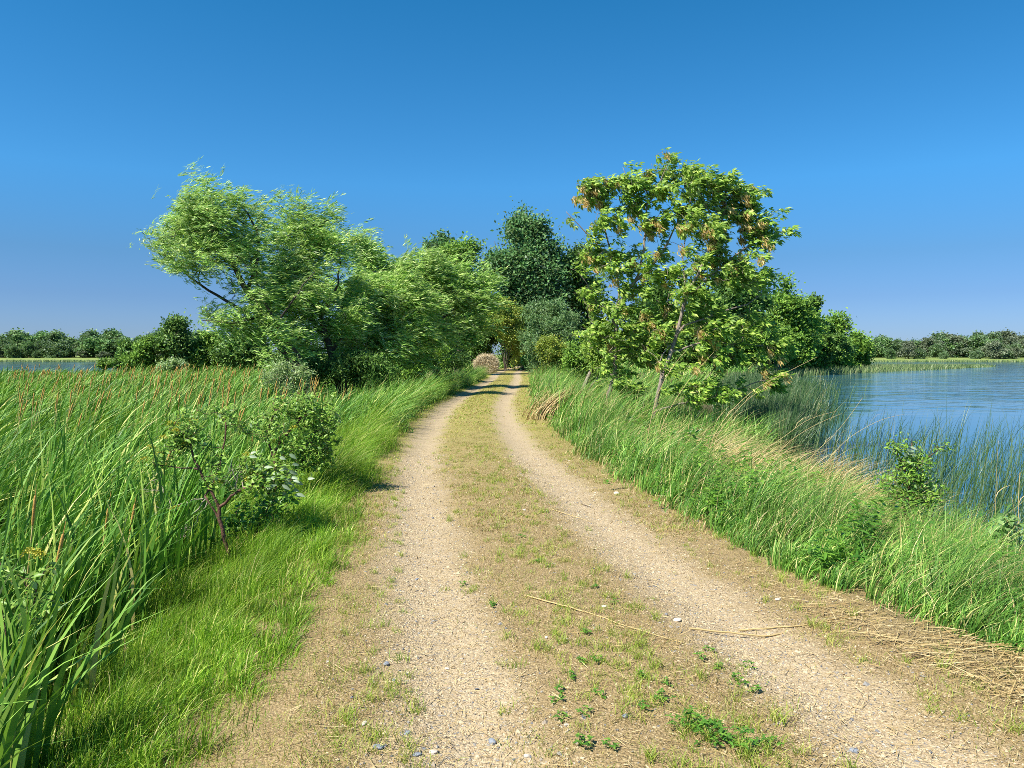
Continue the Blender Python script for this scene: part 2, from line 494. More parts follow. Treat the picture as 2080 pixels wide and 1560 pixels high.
# ------------------------------------------------------------------ trees
def grow(rng, limbs, tips, step=.3, rootcost=.2, up=.15):
    """skeleton: hand-placed limbs first, then every tip joins the nearest branch with a curved shoot"""
    cap = 40000
    pos = np.zeros((cap, 3)); par = np.full(cap, -1); plen = np.zeros(cap); dirv = np.zeros((cap, 3)); rmin = np.zeros(cap); n = 0
    chains = []
    for li, (pl, r0, r1) in enumerate(limbs):
        pl = np.asarray(pl, float)
        seg = np.linalg.norm(np.diff(pl, axis=0), axis=1); s = np.concatenate([[0], np.cumsum(seg)])
        k = max(4, int(s[-1] / step) + 1)
        tt = np.linspace(0, s[-1], k)
        q = np.stack([np.interp(tt, s, pl[:, c]) for c in range(3)], 1)
        for _ in range(2):
            q[1:-1] = .5 * q[1:-1] + .25 * (q[:-2] + q[2:])
        q[1:-1] += rng.normal(size=(k - 2, 3)) * step * .06
        rr = np.linspace(r0, r1, k)
        idx = []
        if n == 0:
            prev = -1; st = 0
        else:
            prev = int(np.argmin(np.linalg.norm(pos[:n] - q[0], axis=1))); idx.append(prev); st = 1
            q[0] = pos[prev]
        for j in range(st, k):
            pos[n] = q[j]; par[n] = prev; plen[n] = (plen[prev] + np.linalg.norm(q[j] - pos[prev])) if prev >= 0 else 0
            dirv[n] = norm(q[min(j + 1, k - 1)] - q[max(j - 1, 0)]); rmin[n] = rr[j]
            idx.append(n); prev = n; n += 1
        chains.append((idx, 'limb'))
    nl = n
    dd = np.array([np.min(np.linalg.norm(pos[:nl] - t, axis=1)) for t in tips])
    tipnode = []
    cnt = np.zeros(cap)
    for t in np.asarray(tips)[np.argsort(dd)]:
        dist = np.linalg.norm(pos[:n] - t, axis=1)
        i = int(np.argmin(dist + rootcost * plen[:n] + .25 * np.maximum(pos[:n, 2] - t[2], 0)))
        L = dist[i]
        if L < .03: continue
        p1 = pos[i] + (dirv[i] * .35 + A(0, 0, up)) * L
        k = max(2, min(14, int(L / step)))
        s = (np.arange(1, k + 1) / k)[:, None]
        q = (1 - s) ** 2 * pos[i] + 2 * s * (1 - s) * p1 + s * s * t
        q[:-1] += rng.normal(size=(k - 1, 3)) * min(L, 1.5) * .03
        idx = [i]; prev = i
        for j in range(k):
            pos[n] = q[j]; par[n] = prev; plen[n] = plen[prev] + np.linalg.norm(q[j] - pos[prev]); dirv[n] = norm(q[j] - pos[prev])
            idx.append(n); prev = n; n += 1
        cnt[prev] += 1
        chains.append((idx, 'twig')); tipnode.append(idx)
    for i in range(n - 1, 0, -1):
        if par[i] >= 0: cnt[par[i]] += cnt[i]
    return dict(pos=pos[:n], par=par[:n], cnt=cnt[:n], rmin=rmin[:n], dir=dirv[:n], chains=chains, tips=tipnode)


def wood(sk, r0=.006, ex=.45, minr=.003, parts=None):
    g = Geo(); limbs = []
    r = np.maximum(r0 * np.maximum(sk['cnt'], 1) ** ex, minr)
    r = np.maximum(r, sk['rmin'])
    for idx, kind in sk['chains']:
        if len(idx) < 2: continue
        rr = r[idx].copy()
        if kind == 'twig': rr[0] = min(rr[0], rr[1] * 1.15)
        G = g
        if parts is not None and kind == 'limb' and idx[0] != 0:
            G = Geo(); limbs.append(G)
        tube(G, sk['pos'][idx], rr, 8 if kind == 'limb' else (5 if rr[0] > .015 else 3))
    if parts is not None:
        bark, root, base = parts
        tr = g.build('trunk', bark, root, base, True)
        for G in limbs: G.build('limb', bark, tr, base, True)
        return tr
    return g


def clumped(rng, blobs, n, shell, gap, gs, clumps, sigma):
    c = blob_points(rng, blobs, clumps, shell, gap, gs)
    k = rng.integers(0, clumps, n)
    return c[k] + rng.normal(size=(n, 3)) * sigma * A(1.15, 1.15, .8) * rng.uniform(.6, 1.3, clumps)[k][:, None]


def blob_points(rng, blobs, n, shell=.5, gap=None, gs=.8):
    """points inside the union of crown lobes (centre, radii, weight), denser toward the outside"""
    w = np.array([b[2] * np.prod(b[1]) ** .75 for b in blobs]); w = w / w.sum()
    out = []
    tot = 0
    sd = rng.uniform(0, 9)
    while tot < n:
        m = n * 2
        k = rng.choice(len(blobs), m, p=w)
        c = np.array([b[0] for b in blobs])[k]; rad = np.array([b[1] for b in blobs])[k]
        p = rdir(rng, m) * (rng.uniform(0, 1, m) ** shell)[:, None] * rad + c
        if gap:
            f = np.sin(p[:, 0] * gs * 2.1 + sd) * np.sin(p[:, 1] * gs * 1.7 + sd * 2) + np.sin(p[:, 2] * gs * 2.4 + sd * 3 + p[:, 0] * gs)
            p = p[f > -1.6 + gap * 1.6 * rng.uniform(0, 1, m)]
        out.append(p); tot += len(p)
    return np.concatenate(out)[:n]


WIND = norm(A(1.0, .15, -.05))


def leaf_cloud(rng, sk, per, spread, L, W, wind=.8, droop=.2, outw=.5, rnd=.5, along=.6, centre=None, lvar=.3, flat=.5):
    """leaves along the last stretch of every shoot"""
    T = sk['tips']; pos = sk['pos']; n = len(T)
    base = []; ddir = []
    for idx in T:
        q = pos[idx]
        base.append(q[-1]); k = max(0, len(q) - 1 - max(1, int(len(q) * along)))
        ddir.append(q[-1] - q[k])
    base = np.array(base); ddir = np.array(ddir)
    ln = np.linalg.norm(ddir, axis=1, keepdims=True); ddir = ddir / np.maximum(ln, 1e-6) * np.minimum(ln, .9)
    s = rng.uniform(0, 1, (n, per))
    P = base[:, None, :] - ddir[:, None, :] * s[:, :, None] + rng.normal(size=(n, per, 3)) * spread * (.4 + .6 * (1 - s))[:, :, None]
    P = P.reshape(-1, 3); m = len(P)
    D = norm(ddir)[:, None, :].repeat(per, 1).reshape(-1, 3) * outw + WIND * wind + rdir(rng, m) * rnd - A(0, 0, droop)
    D = norm(D)
    Nn = norm(rdir(rng, m) * (1 - flat) + A(-.45, -.5, .8) * flat)
    LL = L * rng.uniform(1 - lvar, 1 + lvar, m)
    return leafgeo(P, D, Nn, LL, LL * W / L)


def spray_cloud(rng, sk, per=7, leaves=14, L=.2, W=.032, length=.75, spread=.22, wind=.85, rnd=.45, up=.08):
    """long willow shoots streaming in the wind, narrow leaves along each"""
    T = np.array([sk['pos'][i[-1]] for i in sk['tips']]); Dd = norm(np.array([sk['pos'][i[-1]] - sk['pos'][i[-2]] for i in sk['tips']]))
    n = len(T)
    T = T - WIND * length * .42
    O = (T[:, None, :] - Dd[:, None, :] * rng.uniform(0, .5, (n, per, 1)) + rng.normal(size=(n, per, 3)) * spread).reshape(-1, 3)
    S = norm(WIND * wind + np.repeat(Dd, per, 0) * .45 + rdir(rng, n * per) * rnd + A(0, 0, up))
    s = rng.uniform(0, 1, (n * per, leaves))
    ln = length * rng.uniform(.5, 1.2, n * per)
    P = O[:, None, :] + S[:, None, :] * (s * ln[:, None])[:, :, None] - A(0, 0, .22) * (s ** 2 * ln[:, None])[:, :, None] + rng.normal(size=(n * per, leaves, 3)) * .025
    P = P.reshape(-1, 3); m = len(P)
    D = norm(np.repeat(S, leaves, 0) * .9 + WIND * .3 + rdir(rng, m) * .45)
    Nn = norm(np.repeat(rdir(rng, n * per), leaves, 0) * .5 + rdir(rng, m) * .35 + A(-.45, -.5, .8) * .6)
    LL = L * rng.uniform(.6, 1.25, m)
    return leafgeo(P, D, Nn, LL, LL * W / L)


def compound(rng, P, D, Nn, L, pairs=3, ll=.1, lw=.045):
    """feather leaves: pairs of leaflets on a stalk"""
    S = norm(np.cross(D, Nn)); Nn = np.cross(S, D)
    Ps, Ds, Ns, Ls = [], [], [], []
    m = len(P)
    L = np.broadcast_to(L, (m,))
    for k in range(pairs):
        t = .35 + .5 * k / max(pairs - 1, 1)
        for sg in (-1, 1):
            a = rng.uniform(.6, 1.0, m)[:, None]
            Ps.append(P + D * (L * t)[:, None]); Ds.append(norm(D * 1.0 + S * sg * a - Nn * rng.uniform(0, .35, m)[:, None]))
            Ns.append(norm(Nn + rdir(rng, m) * .35)); Ls.append(ll * rng.uniform(.75, 1.15, m))
    Ps.append(P + D * L[:, None] * .95); Ds.append(D); Ns.append(norm(Nn + rdir(rng, m) * .3)); Ls.append(ll * rng.uniform(.9, 1.25, m))
    Ps, Ds, Ns, Ls = map(np.concatenate, (Ps, Ds, Ns, Ls))
    return leafgeo(Ps, Ds, Ns, Ls, Ls * lw / ll, .18)


def ground_at(x, y):
    return float(hgt(np.array([x]), np.array([y]))[0])


def tree(seed, name, label, cat, base, limbs, blobs, ntips, leaf, bark, lm, group=None, r0=.006, step=.35, shell=.5, gap=.5, gs=.8, rootcost=.2, up=.15, crown='crown', limbparts=False, sprays=None, clumps=None):
    rng = np.random.default_rng(seed)
    tips = clumped(rng, blobs, ntips, shell, gap, gs, *clumps) if clumps else blob_points(rng, blobs, ntips, shell, gap, gs)
    sk = grow(rng, limbs, tips, step, rootcost, up)
    root = thing(name, label, cat, base, group)
    if limbparts: wood(sk, r0, parts=(M[bark], root, base))
    else: wood(sk, r0).build('trunk', M[bark], root, base, True)
    g = Geo()
    V, t = spray_cloud(rng, sk, **sprays) if sprays else leaf_cloud(rng, sk, **leaf); g.add(V, None, t)
    g.build(crown, M[lm], root, base)
    return root, sk, rng


def B(px, py, d, rx, ry, w=1.0, rz=None, dd=0):
    """crown lobe: centre and radii read off the photograph, at its own distance"""
    s = d / F
    return (at(px, py, d + dd), A(rx * s, (rz if rz else (rx + ry) * .5) * s, ry * s), w)


def basept(px, d, dz=0):
    x = at(px, 722, d)[0]
    return A(x, d, ground_at(x, d) + dz)


def LP(base, d, pts, r0, r1):
    """limb through photographed points (px, py[, depth offset])"""
    q = [base] if base is not None else []
    for p in pts:
        q.append(at(p[0], p[1], d + (p[2] if len(p) > 2 else 0)))
    return (np.array(q), r0, r1)


WL_LEAF = dict(per=105, spread=.2, L=.165, W=.037, wind=1.0, droop=.12, outw=.5, rnd=.55, along=.8, flat=.35)

# --- willows along the left side of the road
d = 27.5
b = basept(655, d, -.1)
tree(11, 'willow_tree', 'wind-blown willow leaning out over the cattails, tallest of the willow row with open branches showing', 'tree', b,
     [LP(b, d, [(600, 735), (555, 690), (535, 640), (500, 590), (470, 530), (430, 470, -.5), (415, 400, -.3)], .2, .035),
      LP(None, d, [(548, 680), (505, 640), (440, 600, .5), (380, 560, .5), (330, 500, .3)], .075, .02),
      LP(None, d, [(500, 590), (530, 520), (520, 450), (470, 400)], .07, .02),
      LP(None, d, [(470, 530), (390, 480, .6), (330, 455)], .05, .015),
      LP(b, d, [(622, 750, -.3), (590, 700, -.5), (566, 672, -.5), (556, 640, -.6), (528, 598, -.6), (512, 560, -.4), (508, 520, 0)], .095, .02),
      LP(None, d, [(562, 660, -.5), (578, 628, -.7), (604, 606, -.6), (618, 572, -.3), (640, 552, .1)], .045, .012),
      LP(None, d, [(535, 640), (470, 660, -.8), (410, 650, -.8)], .05, .012)],
     [B(440, 418, d, 82, 58), B(385, 470, d, 72, 60), B(325, 487, d, 38, 34, 1.1), B(410, 382, d, 38, 28, 1.2), B(495, 450, d, 72, 66), B(440, 530, d, 84, 62), B(385, 535, d, 40, 34),
      B(520, 545, d, 70, 60, .8), B(460, 640, d, 50, 38, .8), B(500, 670, d, 70, 45, .9), B(545, 610, d, 70, 60, .8), B(580, 700, d, 60, 50, .8), B(310, 465, d, 24, 18, .8), B(335, 520, d, 26, 20, .6)],
     620, dict(WL_LEAF, per=84), 'dark_bark', 'willow', 'willows lining the left side of the track', gap=.75, gs=1.1, clumps=(85, 0.30), limbparts=True, sprays=dict(per=6, leaves=12, spread=.14))

d = 29.5
b = basept(705, d, -.1)
tree(12, 'willow_tree', 'dense round-topped willow second along the row, crown rising behind the leaning one', 'tree', b,
     [LP(b, d, [(680, 740), (660, 680), (640, 600), (620, 520), (610, 450)], .17, .03),
      LP(None, d, [(660, 680), (600, 620), (560, 560)], .07, .02),
      LP(None, d, [(650, 640), (690, 580), (690, 520)], .07, .02),
      LP(None, d, [(672, 710), (720, 660), (740, 620)], .07, .02)],
     [B(622, 430, d, 46, 34, 1.2), B(585, 480, d, 60, 52), B(640, 475, d, 56, 50), B(590, 535, d, 80, 60), B(655, 535, d, 54, 58), B(630, 600, d, 95, 70), B(650, 675, d, 85, 60), B(570, 620, d, 50, 50, .8), B(540, 425, d, 24, 16, .8), B(700, 640, d, 50, 60, .8)],
     640, dict(WL_LEAF, per=108), 'dark_bark', 'willow', 'willows lining the left side of the track', gap=.6, gs=1.0, clumps=(75, 0.30), limbparts=True, sprays=dict(per=6, leaves=13, spread=.14))

d = 37
b = basept(760, d, -.1)
tree(13, 'willow_tree', 'slim willow whose pale pointed top shows between the two broader willow crowns', 'tree', b,
     [LP(b, d, [(758, 700), (752, 620), (745, 540), (742, 480)], .13, .02)],
     [B(742, 492, d, 26, 26, 1.2), B(748, 530, d, 42, 38), B(765, 520, d, 34, 30), B(760, 590, d, 60, 60), B(790, 560, d, 44, 40)],
     260, dict(WL_LEAF, per=100, L=.19, W=.045), 'dark_bark', 'willow', 'willows lining the left side of the track', gap=.5, gs=1.0, clumps=(34, 0.32), limbparts=True, sprays=dict(per=7, leaves=13, spread=.16, L=.22, W=.036))

d = 32
b = basept(795, d, -.1)
tree(14, 'willow_tree', 'broad low willow with drooping streaming foliage, third beside the track past the cattails', 'tree', b,
     [LP(b, d, [(780, 740), (765, 690), (740, 640), (730, 590)], .16, .03),
      LP(None, d, [(770, 700), (820, 660), (850, 610)], .08, .02),
      LP(None, d, [(780, 740), (700, 720), (680, 660)], .08, .02)],
     [B(735, 590, d, 75, 62), B(800, 565, d, 55, 42), B(790, 620, d, 70, 60), B(720, 660, d, 65, 60), B(800, 690, d, 70, 50), B(850, 620, d, 50, 60), B(690, 720, d, 50, 45, .9), B(740, 735, d, 60, 35, .8), B(850, 690, d, 50, 40)],
     640, dict(WL_LEAF, per=105), 'dark_bark', 'willow', 'willows lining the left side of the track', gap=.5, gs=1.0, clumps=(80, 0.32), limbparts=True, sprays=dict(per=7, leaves=13, spread=.16, L=.22, W=.036))

d = 39
b = basept(898, d, -.05)
tree(15, 'willow_tree', 'willow arching toward the track on a dark leaning trunk, last before the hay', 'tree', b,
     [LP(b, d, [(885, 742), (868, 718), (862, 690), (880, 640), (905, 580)], .2, .04),
      LP(None, d, [(868, 700), (830, 650), (820, 600)], .09, .02),
      LP(None, d, [(875, 660), (940, 620), (965, 590)], .08, .02)],
     [B(845, 560, d, 55, 50), B(900, 555, d, 55, 48), B(945, 580, d, 50, 50), B(970, 620, d, 30, 50), B(880, 620, d, 80, 60), B(940, 660, d, 45, 45), B(830, 650, d, 50, 50), B(870, 535, d, 35, 22), B(960, 545, d, 30, 25), B(900, 690, d, 55, 28, .8)],
     560, dict(WL_LEAF, per=112, L=.19, W=.045), 'dark_bark', 'willow', 'willows lining the left side of the track', gap=.45, gs=.9, clumps=(75, 0.36), limbparts=True, sprays=dict(per=7, leaves=13, spread=.16, L=.24, W=.04))

# twiggy shrubs under the willows
def shrub(seed, name, label, px, py, d, rx, ry, lm, ntips=160, per=70, L=.12, W=.05, group=None, bark='bark', low=0.0, gap=.4, cat='shrub', wind=.3, r0=.005, extra=()):
    b = basept(px, d, -.08)
    s = d / F
    top = at(px, py, d)
    lim = []
    rng = np.random.default_rng(seed + 500)
    for k in range(5):
        e = top + A(rng.uniform(-.6, .6) * rx * s, rng.uniform(-.5, .5) * rx * s, rng.uniform(-.2, .6) * ry * s)
        mid = b * .5 + e * .5 + A(rng.uniform(-.15, .15), rng.uniform(-.15, .15), .1) * rx * s * .5
        st = b + A(rng.uniform(-.1, .1), rng.uniform(-.1, .1), 0) if k else b
        lim.append((np.array([b, mid, e]), .035 * (ry * s) ** .5, .01))
    return tree(seed, name, label, cat, b, lim, [B(px, py, d, rx, ry)] + [B(px + e[0], py + e[1], d, e[2], e[3]) for e in extra], ntips,
                dict(per=per, spread=.22 * (ry * s) ** .5, L=L, W=W, wind=wind, droop=.1, outw=.5, rnd=.8, along=.6), bark, lm, group, r0=r0, gap=gap, clumps=(max(20, ntips // 5), .10 * rx * s))


shrub(21, 'shrub', 'dark twiggy shrub at the end of the willow row, left of the hay', 915, 700, 48, 38, 50, 'grove_dark', 220, 90, .15, .05, extra=((-30, 20, 30, 35), (0, 30, 35, 30)))
shrub(22, 'shrub', 'dense dark undershrub below the round-topped willow, behind the cattail heads', 705, 755, 29, 70, 45, 'grove_dark', 260, 90, .13, .04, extra=((-60, 5, 40, 30), (60, 0, 50, 35)))
shrub(23, 'shrub', 'leafless-looking grey twiggy shrub at the foot of the leaning willow', 585, 765, 26, 55, 26, 'willow_grey', 160, 30, .10, .03, bark='dead_bark', gap=.6)
shrub(24, 'shrub', 'leafy shrub under the last willow, beside its dark leaning trunk', 835, 735, 37, 40, 40, 'grove', 200, 90, .14, .05, extra=((-45, 0, 40, 35), (45, -15, 28, 30)))

# --- trees beyond the marsh on the left
def bush_tree(seed, label, px, top, d, hw, lm, group, name='tree', base_y=None, ntips=150, per=70, L=.34, trunk='bark', lobes=7, pointed=0.0, cat='tree', crown_from=.12, gap=.3, flat=.5, W=None, wind=.25, bz=None):
    """a broad tree seen from far: trunk, limbs, uneven crown of several lobes"""
    rng = np.random.default_rng(seed + 900)
    x = at(px, 722, d)[0]
    gz = ground_at(x, d) if bz is None else bz
    b = A(x, d, gz - .05)
    T = at(px, top, d); H = T[2] - gz
    s = d / F; R = hw * s
    blobs = []
    for k in range(lobes):
        f = (k + .5) / lobes
        zz = gz + H * (crown_from + (1 - crown_from) * (.12 + .76 * f))
        wdt = R * (1 - pointed * f) * math.sqrt(max(.12, 1 - (2 * abs(f - .42)) ** 3.0 * .72))
        a = k * 2.4 + rng.uniform(-.4, .4)
        off = wdt * rng.uniform(.25, .5)
        rr = wdt * rng.uniform(.55, .75)
        blobs.append((A(x + math.cos(a) * off, d + math.sin(a) * off, zz), A(rr, rr, max(H * .16, rr * rng.uniform(.55, .8))), 1.0))
    blobs.append((A(x + rng.uniform(-.1, .1) * R, d, gz + H * .88), A(R * .38 * (1 - .5 * pointed), R * .38, H * .12), 1.2))
    lim = [(np.array([b, b + A(.02 * H, 0, H * .3), b + A(-.02 * H, 0, H * .6), b + A(.0, 0, H * .88)]), .028 * H, .006 * H)]
    for k in range(4):
        a = k * 1.7 + rng.uniform(0, 1); z0 = H * (.2 + .12 * k)
        lim.append((np.array([b + A(0, 0, z0), b + A(math.cos(a) * R * .35, math.sin(a) * R * .35, z0 + H * .14), b + A(math.cos(a) * R * .6, math.sin(a) * R * .6, z0 + H * .22)]), .012 * H, .004 * H))
    return tree(seed, name, label, cat, b, lim, blobs, ntips, dict(per=per, spread=R * .15 + .1, L=L, W=W or L * .6, wind=wind, droop=.05, outw=.5, rnd=.9, along=.7, flat=flat), trunk, lm, group, r0=.012, step=.6, shell=.42, gap=gap, gs=.45, clumps=(max(24, ntips // 6), R * .10))


gL = 'trees on the point beyond the cattail marsh'
bush_tree(31, 'dark narrow-topped tree standing above the far edge of the cattails', 352, 648, 76, 50, 'grove_dark', gL, ntips=260, per=70, L=.3, pointed=.68, crown_from=.02, name='dark_tree')
bush_tree(32, 'small light green tree left of the dark narrow-topped one on the marsh point', 288, 686, 74, 36, 'grove', gL, ntips=170, per=60, L=.28, pointed=.3, crown_from=.02, name='broadleaf_tree')
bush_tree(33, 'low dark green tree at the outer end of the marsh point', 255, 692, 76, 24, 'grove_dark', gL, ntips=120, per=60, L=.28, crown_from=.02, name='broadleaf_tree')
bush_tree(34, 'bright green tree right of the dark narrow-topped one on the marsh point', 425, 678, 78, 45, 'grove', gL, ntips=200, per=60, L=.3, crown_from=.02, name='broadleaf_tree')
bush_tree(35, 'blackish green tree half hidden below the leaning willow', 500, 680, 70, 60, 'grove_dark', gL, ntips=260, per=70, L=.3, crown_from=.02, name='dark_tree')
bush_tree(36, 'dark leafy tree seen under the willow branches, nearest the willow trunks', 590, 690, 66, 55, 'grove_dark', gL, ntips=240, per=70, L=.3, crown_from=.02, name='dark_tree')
shrub(37, 'shrub', 'small bright shrub poking out of the cattails near the far water', 212, 738, 61, 13, 8, 'grove', 60, 40, .2, .1, r0=.003)
shrub(38, 'shrub', 'pale low shrub at the cattail edge under the dark narrow-topped tree', 345, 742, 64, 40, 9, 'willow_grey', 120, 40, .2, .08, r0=.003)

# --- trees closing the end of the road
gM = 'trees at the end of the track'
d = 86
b = basept(1065, d, -.1)
tree(41, 'poplar_tree', 'tall dark poplar with silvery leaves, biggest crown at the end of the track', 'tree', b,
     [LP(b, d, [(1066, 700), (1062, 620), (1068, 540), (1060, 480)], .26, .04), LP(None, d, [(1064, 640), (1100, 590), (1120, 530)], .12, .03), LP(None, d, [(1064, 620), (1020, 560), (1005, 490)], .12, .03),
      LP(None, d, [(1066, 560), (1090, 520), (1095, 470)], .1, .03)],
     [B(1003, 478, d, 26, 26, 1.1), B(1045, 468, d, 42, 24, 1.1), B(1085, 478, d, 36, 26, 1.1), B(1104, 516, d, 26, 26), B(1018, 530, d, 50, 44), B(1078, 535, d, 52, 44), B(1104, 572, d, 30, 46), B(1045, 590, d, 75, 48), B(1105, 630, d, 46, 46), B(1040, 655, d, 70, 46), B(1075, 700, d, 60, 34, .8)],
     760, dict(per=110, spread=.75, L=.36, W=.24, wind=.5, droop=.05, outw=.5, rnd=.9, along=.7, flat=.5), 'bark', 'cotton', gM, r0=.012, step=.6, shell=.42, gap=.5, gs=.6, limbparts=True, clumps=(90, .6))
bush_tree(42, 'small round dark treetop showing above the willows', 903, 465, 84, 48, 'cotton', gM, ntips=260, per=80, L=.34, lobes=8, name='broadleaf_tree', crown_from=.2)
bush_tree(43, 'yellowish green tree between the willow row and the tall dark poplar', 928, 486, 66, 60, 'grove', gM, ntips=340, per=90, L=.26, lobes=9, name='broadleaf_tree', crown_from=.32)
bush_tree(44, 'dark tree filling the gap behind the box elders, right of the tall poplar', 1165, 498, 88, 66, 'grove_dark', gM, ntips=320, per=80, L=.34, lobes=9, name='dark_tree', crown_from=.03)
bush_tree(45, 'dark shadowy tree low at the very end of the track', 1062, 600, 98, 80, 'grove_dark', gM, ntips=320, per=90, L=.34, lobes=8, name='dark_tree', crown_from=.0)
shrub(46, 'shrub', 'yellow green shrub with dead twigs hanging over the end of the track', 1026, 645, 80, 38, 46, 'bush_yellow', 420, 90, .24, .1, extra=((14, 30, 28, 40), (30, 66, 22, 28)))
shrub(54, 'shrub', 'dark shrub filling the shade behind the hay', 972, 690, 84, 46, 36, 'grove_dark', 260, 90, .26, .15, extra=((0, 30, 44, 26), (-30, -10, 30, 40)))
shrub(47, 'shrub', 'tall grey green shrub right of the end of the track', 1120, 660, 55, 58, 58, 'bush_grey', 420, 100, .18, .07, extra=((25, 45, 50, 45), (-25, 40, 35, 45)))
shrub(48, 'shrub', 'shrub with yellowish flowering tips above the tall grass by the track', 1128, 715, 42, 36, 30, 'bush_yellow', 220, 90, .12, .05, extra=((15, 30, 40, 25),))
shrub(49, 'shrub', 'leafy green shrub between the yellowish one and the crooked trunk', 1185, 730, 36, 36, 34, 'grove', 220, 90, .13, .06, extra=((-5, 25, 40, 25),))
shrub(50, 'shrub', 'small dark green bush on the turn at the end of the track', 1085, 735, 70, 24, 14, 'grove', 120, 70, .22, .12)

# --- trees on the right-hand point
gR = 'trees on the wooded point across the reeds'
bush_tree(61, 'tall dark tree just behind the box elder crown', 1500, 542, 92, 62, 'grove_dark', gR, ntips=420, per=90, L=.4, lobes=10, crown_from=.03, name='dark_tree')
bush_tree(62, 'round light green tree, highest of the wooded point against the sky', 1592, 574, 100, 62, 'grove', gR, ntips=420, per=90, L=.42, lobes=10, crown_from=.03, name='broadleaf_tree')
bush_tree(63, 'dark treetop peeking out right of the round light green crown', 1652, 597, 118, 26, 'grove_dark', gR, ntips=160, per=70, L=.45, lobes=7, crown_from=.2, name='dark_tree')
bush_tree(64, 'green tree sloping down the wooded point, third from its tip', 1630, 628, 108, 52, 'grove', gR, ntips=300, per=80, L=.42, lobes=8, crown_from=.02, name='broadleaf_tree')
bush_tree(65, 'bright leafy tree second from the tip of the wooded point', 1695, 645, 122, 46, 'grove', gR, ntips=300, per=80, L=.45, lobes=8, crown_from=.02, name='broadleaf_tree')
bush_tree(66, 'low tree at the very tip of the wooded point, branches over the reeds', 1738, 676, 130, 36, 'grove', gR, ntips=240, per=70, L=.45, lobes=7, crown_from=.0, name='broadleaf_tree')
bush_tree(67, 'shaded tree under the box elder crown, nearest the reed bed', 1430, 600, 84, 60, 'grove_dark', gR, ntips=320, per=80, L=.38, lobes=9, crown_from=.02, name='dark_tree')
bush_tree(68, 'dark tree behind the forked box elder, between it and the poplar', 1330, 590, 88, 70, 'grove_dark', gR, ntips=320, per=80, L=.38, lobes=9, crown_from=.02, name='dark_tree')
shrub(69, 'shrub', 'dark green bush along the reeds below the round light green tree', 1570, 700, 88, 70, 26, 'grove', 240, 80, .32, .18)
shrub(70, 'shrub', 'low bush at the foot of the wooded point, below its bright leafy tree', 1665, 705, 108, 60, 24, 'grove_dark', 240, 80, .36, .2)

# --- the two box elders by the road
d = 19.0
bA = basept(1322, d, -.1)
ASH = dict(per=1)


def box_elder(seed, label, base, limbs, blobs, ntips, nleaf, ncl, cl_blobs):
    rng = np.random.default_rng(seed)
    tips = blob_points(rng, blobs, ntips, .5, .6, 1.5)
    sk = grow(rng, limbs, tips, .22, .15, .12)
    root = thing('box_elder_tree', label, 'tree', base, 'box elders at the water side of the track')
    wood(sk, .0042, .42, parts=(M['pale_bark'], root, base))
    T = np.array([sk['pos'][i[-1]] for i in sk['tips']]); Dd = norm(np.array([sk['pos'][i[-1]] - sk['pos'][i[-2]] for i in sk['tips']]))
    n = len(T)
    k = nleaf
    s = rng.uniform(0, 1, (n, k)) ** 1.3
    P = (T[:, None, :] - Dd[:, None, :] * s[:, :, None] * .3 + rng.normal(size=(n, k, 3)) * .035).reshape(-1, 3)
    m = len(P)
    D = norm(np.repeat(Dd, k, 0) * .35 + WIND * .95 + rdir(rng, m) * .55 - A(0, 0, .12))
    Nn = norm(rdir(rng, m) * .5 + A(-.2, -.3, .8))
    V, t = compound(rng, P, D, Nn, rng.uniform(.17, .28, m), 2, .135, .062)
    g = Geo(); g.add(V, None, t); g.build('crown', M['ash'], root, base)
    # hanging bunches of winged seeds
    cand = np.zeros(n)
    for c, r, w in cl_blobs:
        cand = np.maximum(cand, np.exp(-np.sum(((T - c) / r) ** 2, 1)))
    pick = rng.choice(n, size=min(ncl, n), replace=False, p=(cand + .02) / (cand + .02).sum())
    for i in pick:
        q = 40
        c = T[i] + A(.02, -.05, -.04) + WIND * .04
        P = c + rng.normal(size=(q, 3)) * A(.045, .045, .055)
        D = norm(WIND * .5 - A(0, 0, .8) + rdir(rng, q) * .5)
        V, t = leafgeo(P, D, rdir(rng, q), rng.uniform(.08, .14, q), .034)
        g = Geo(); g.add(V, None, t); g.build('seed_cluster', M['samara'], root, base)
    return root


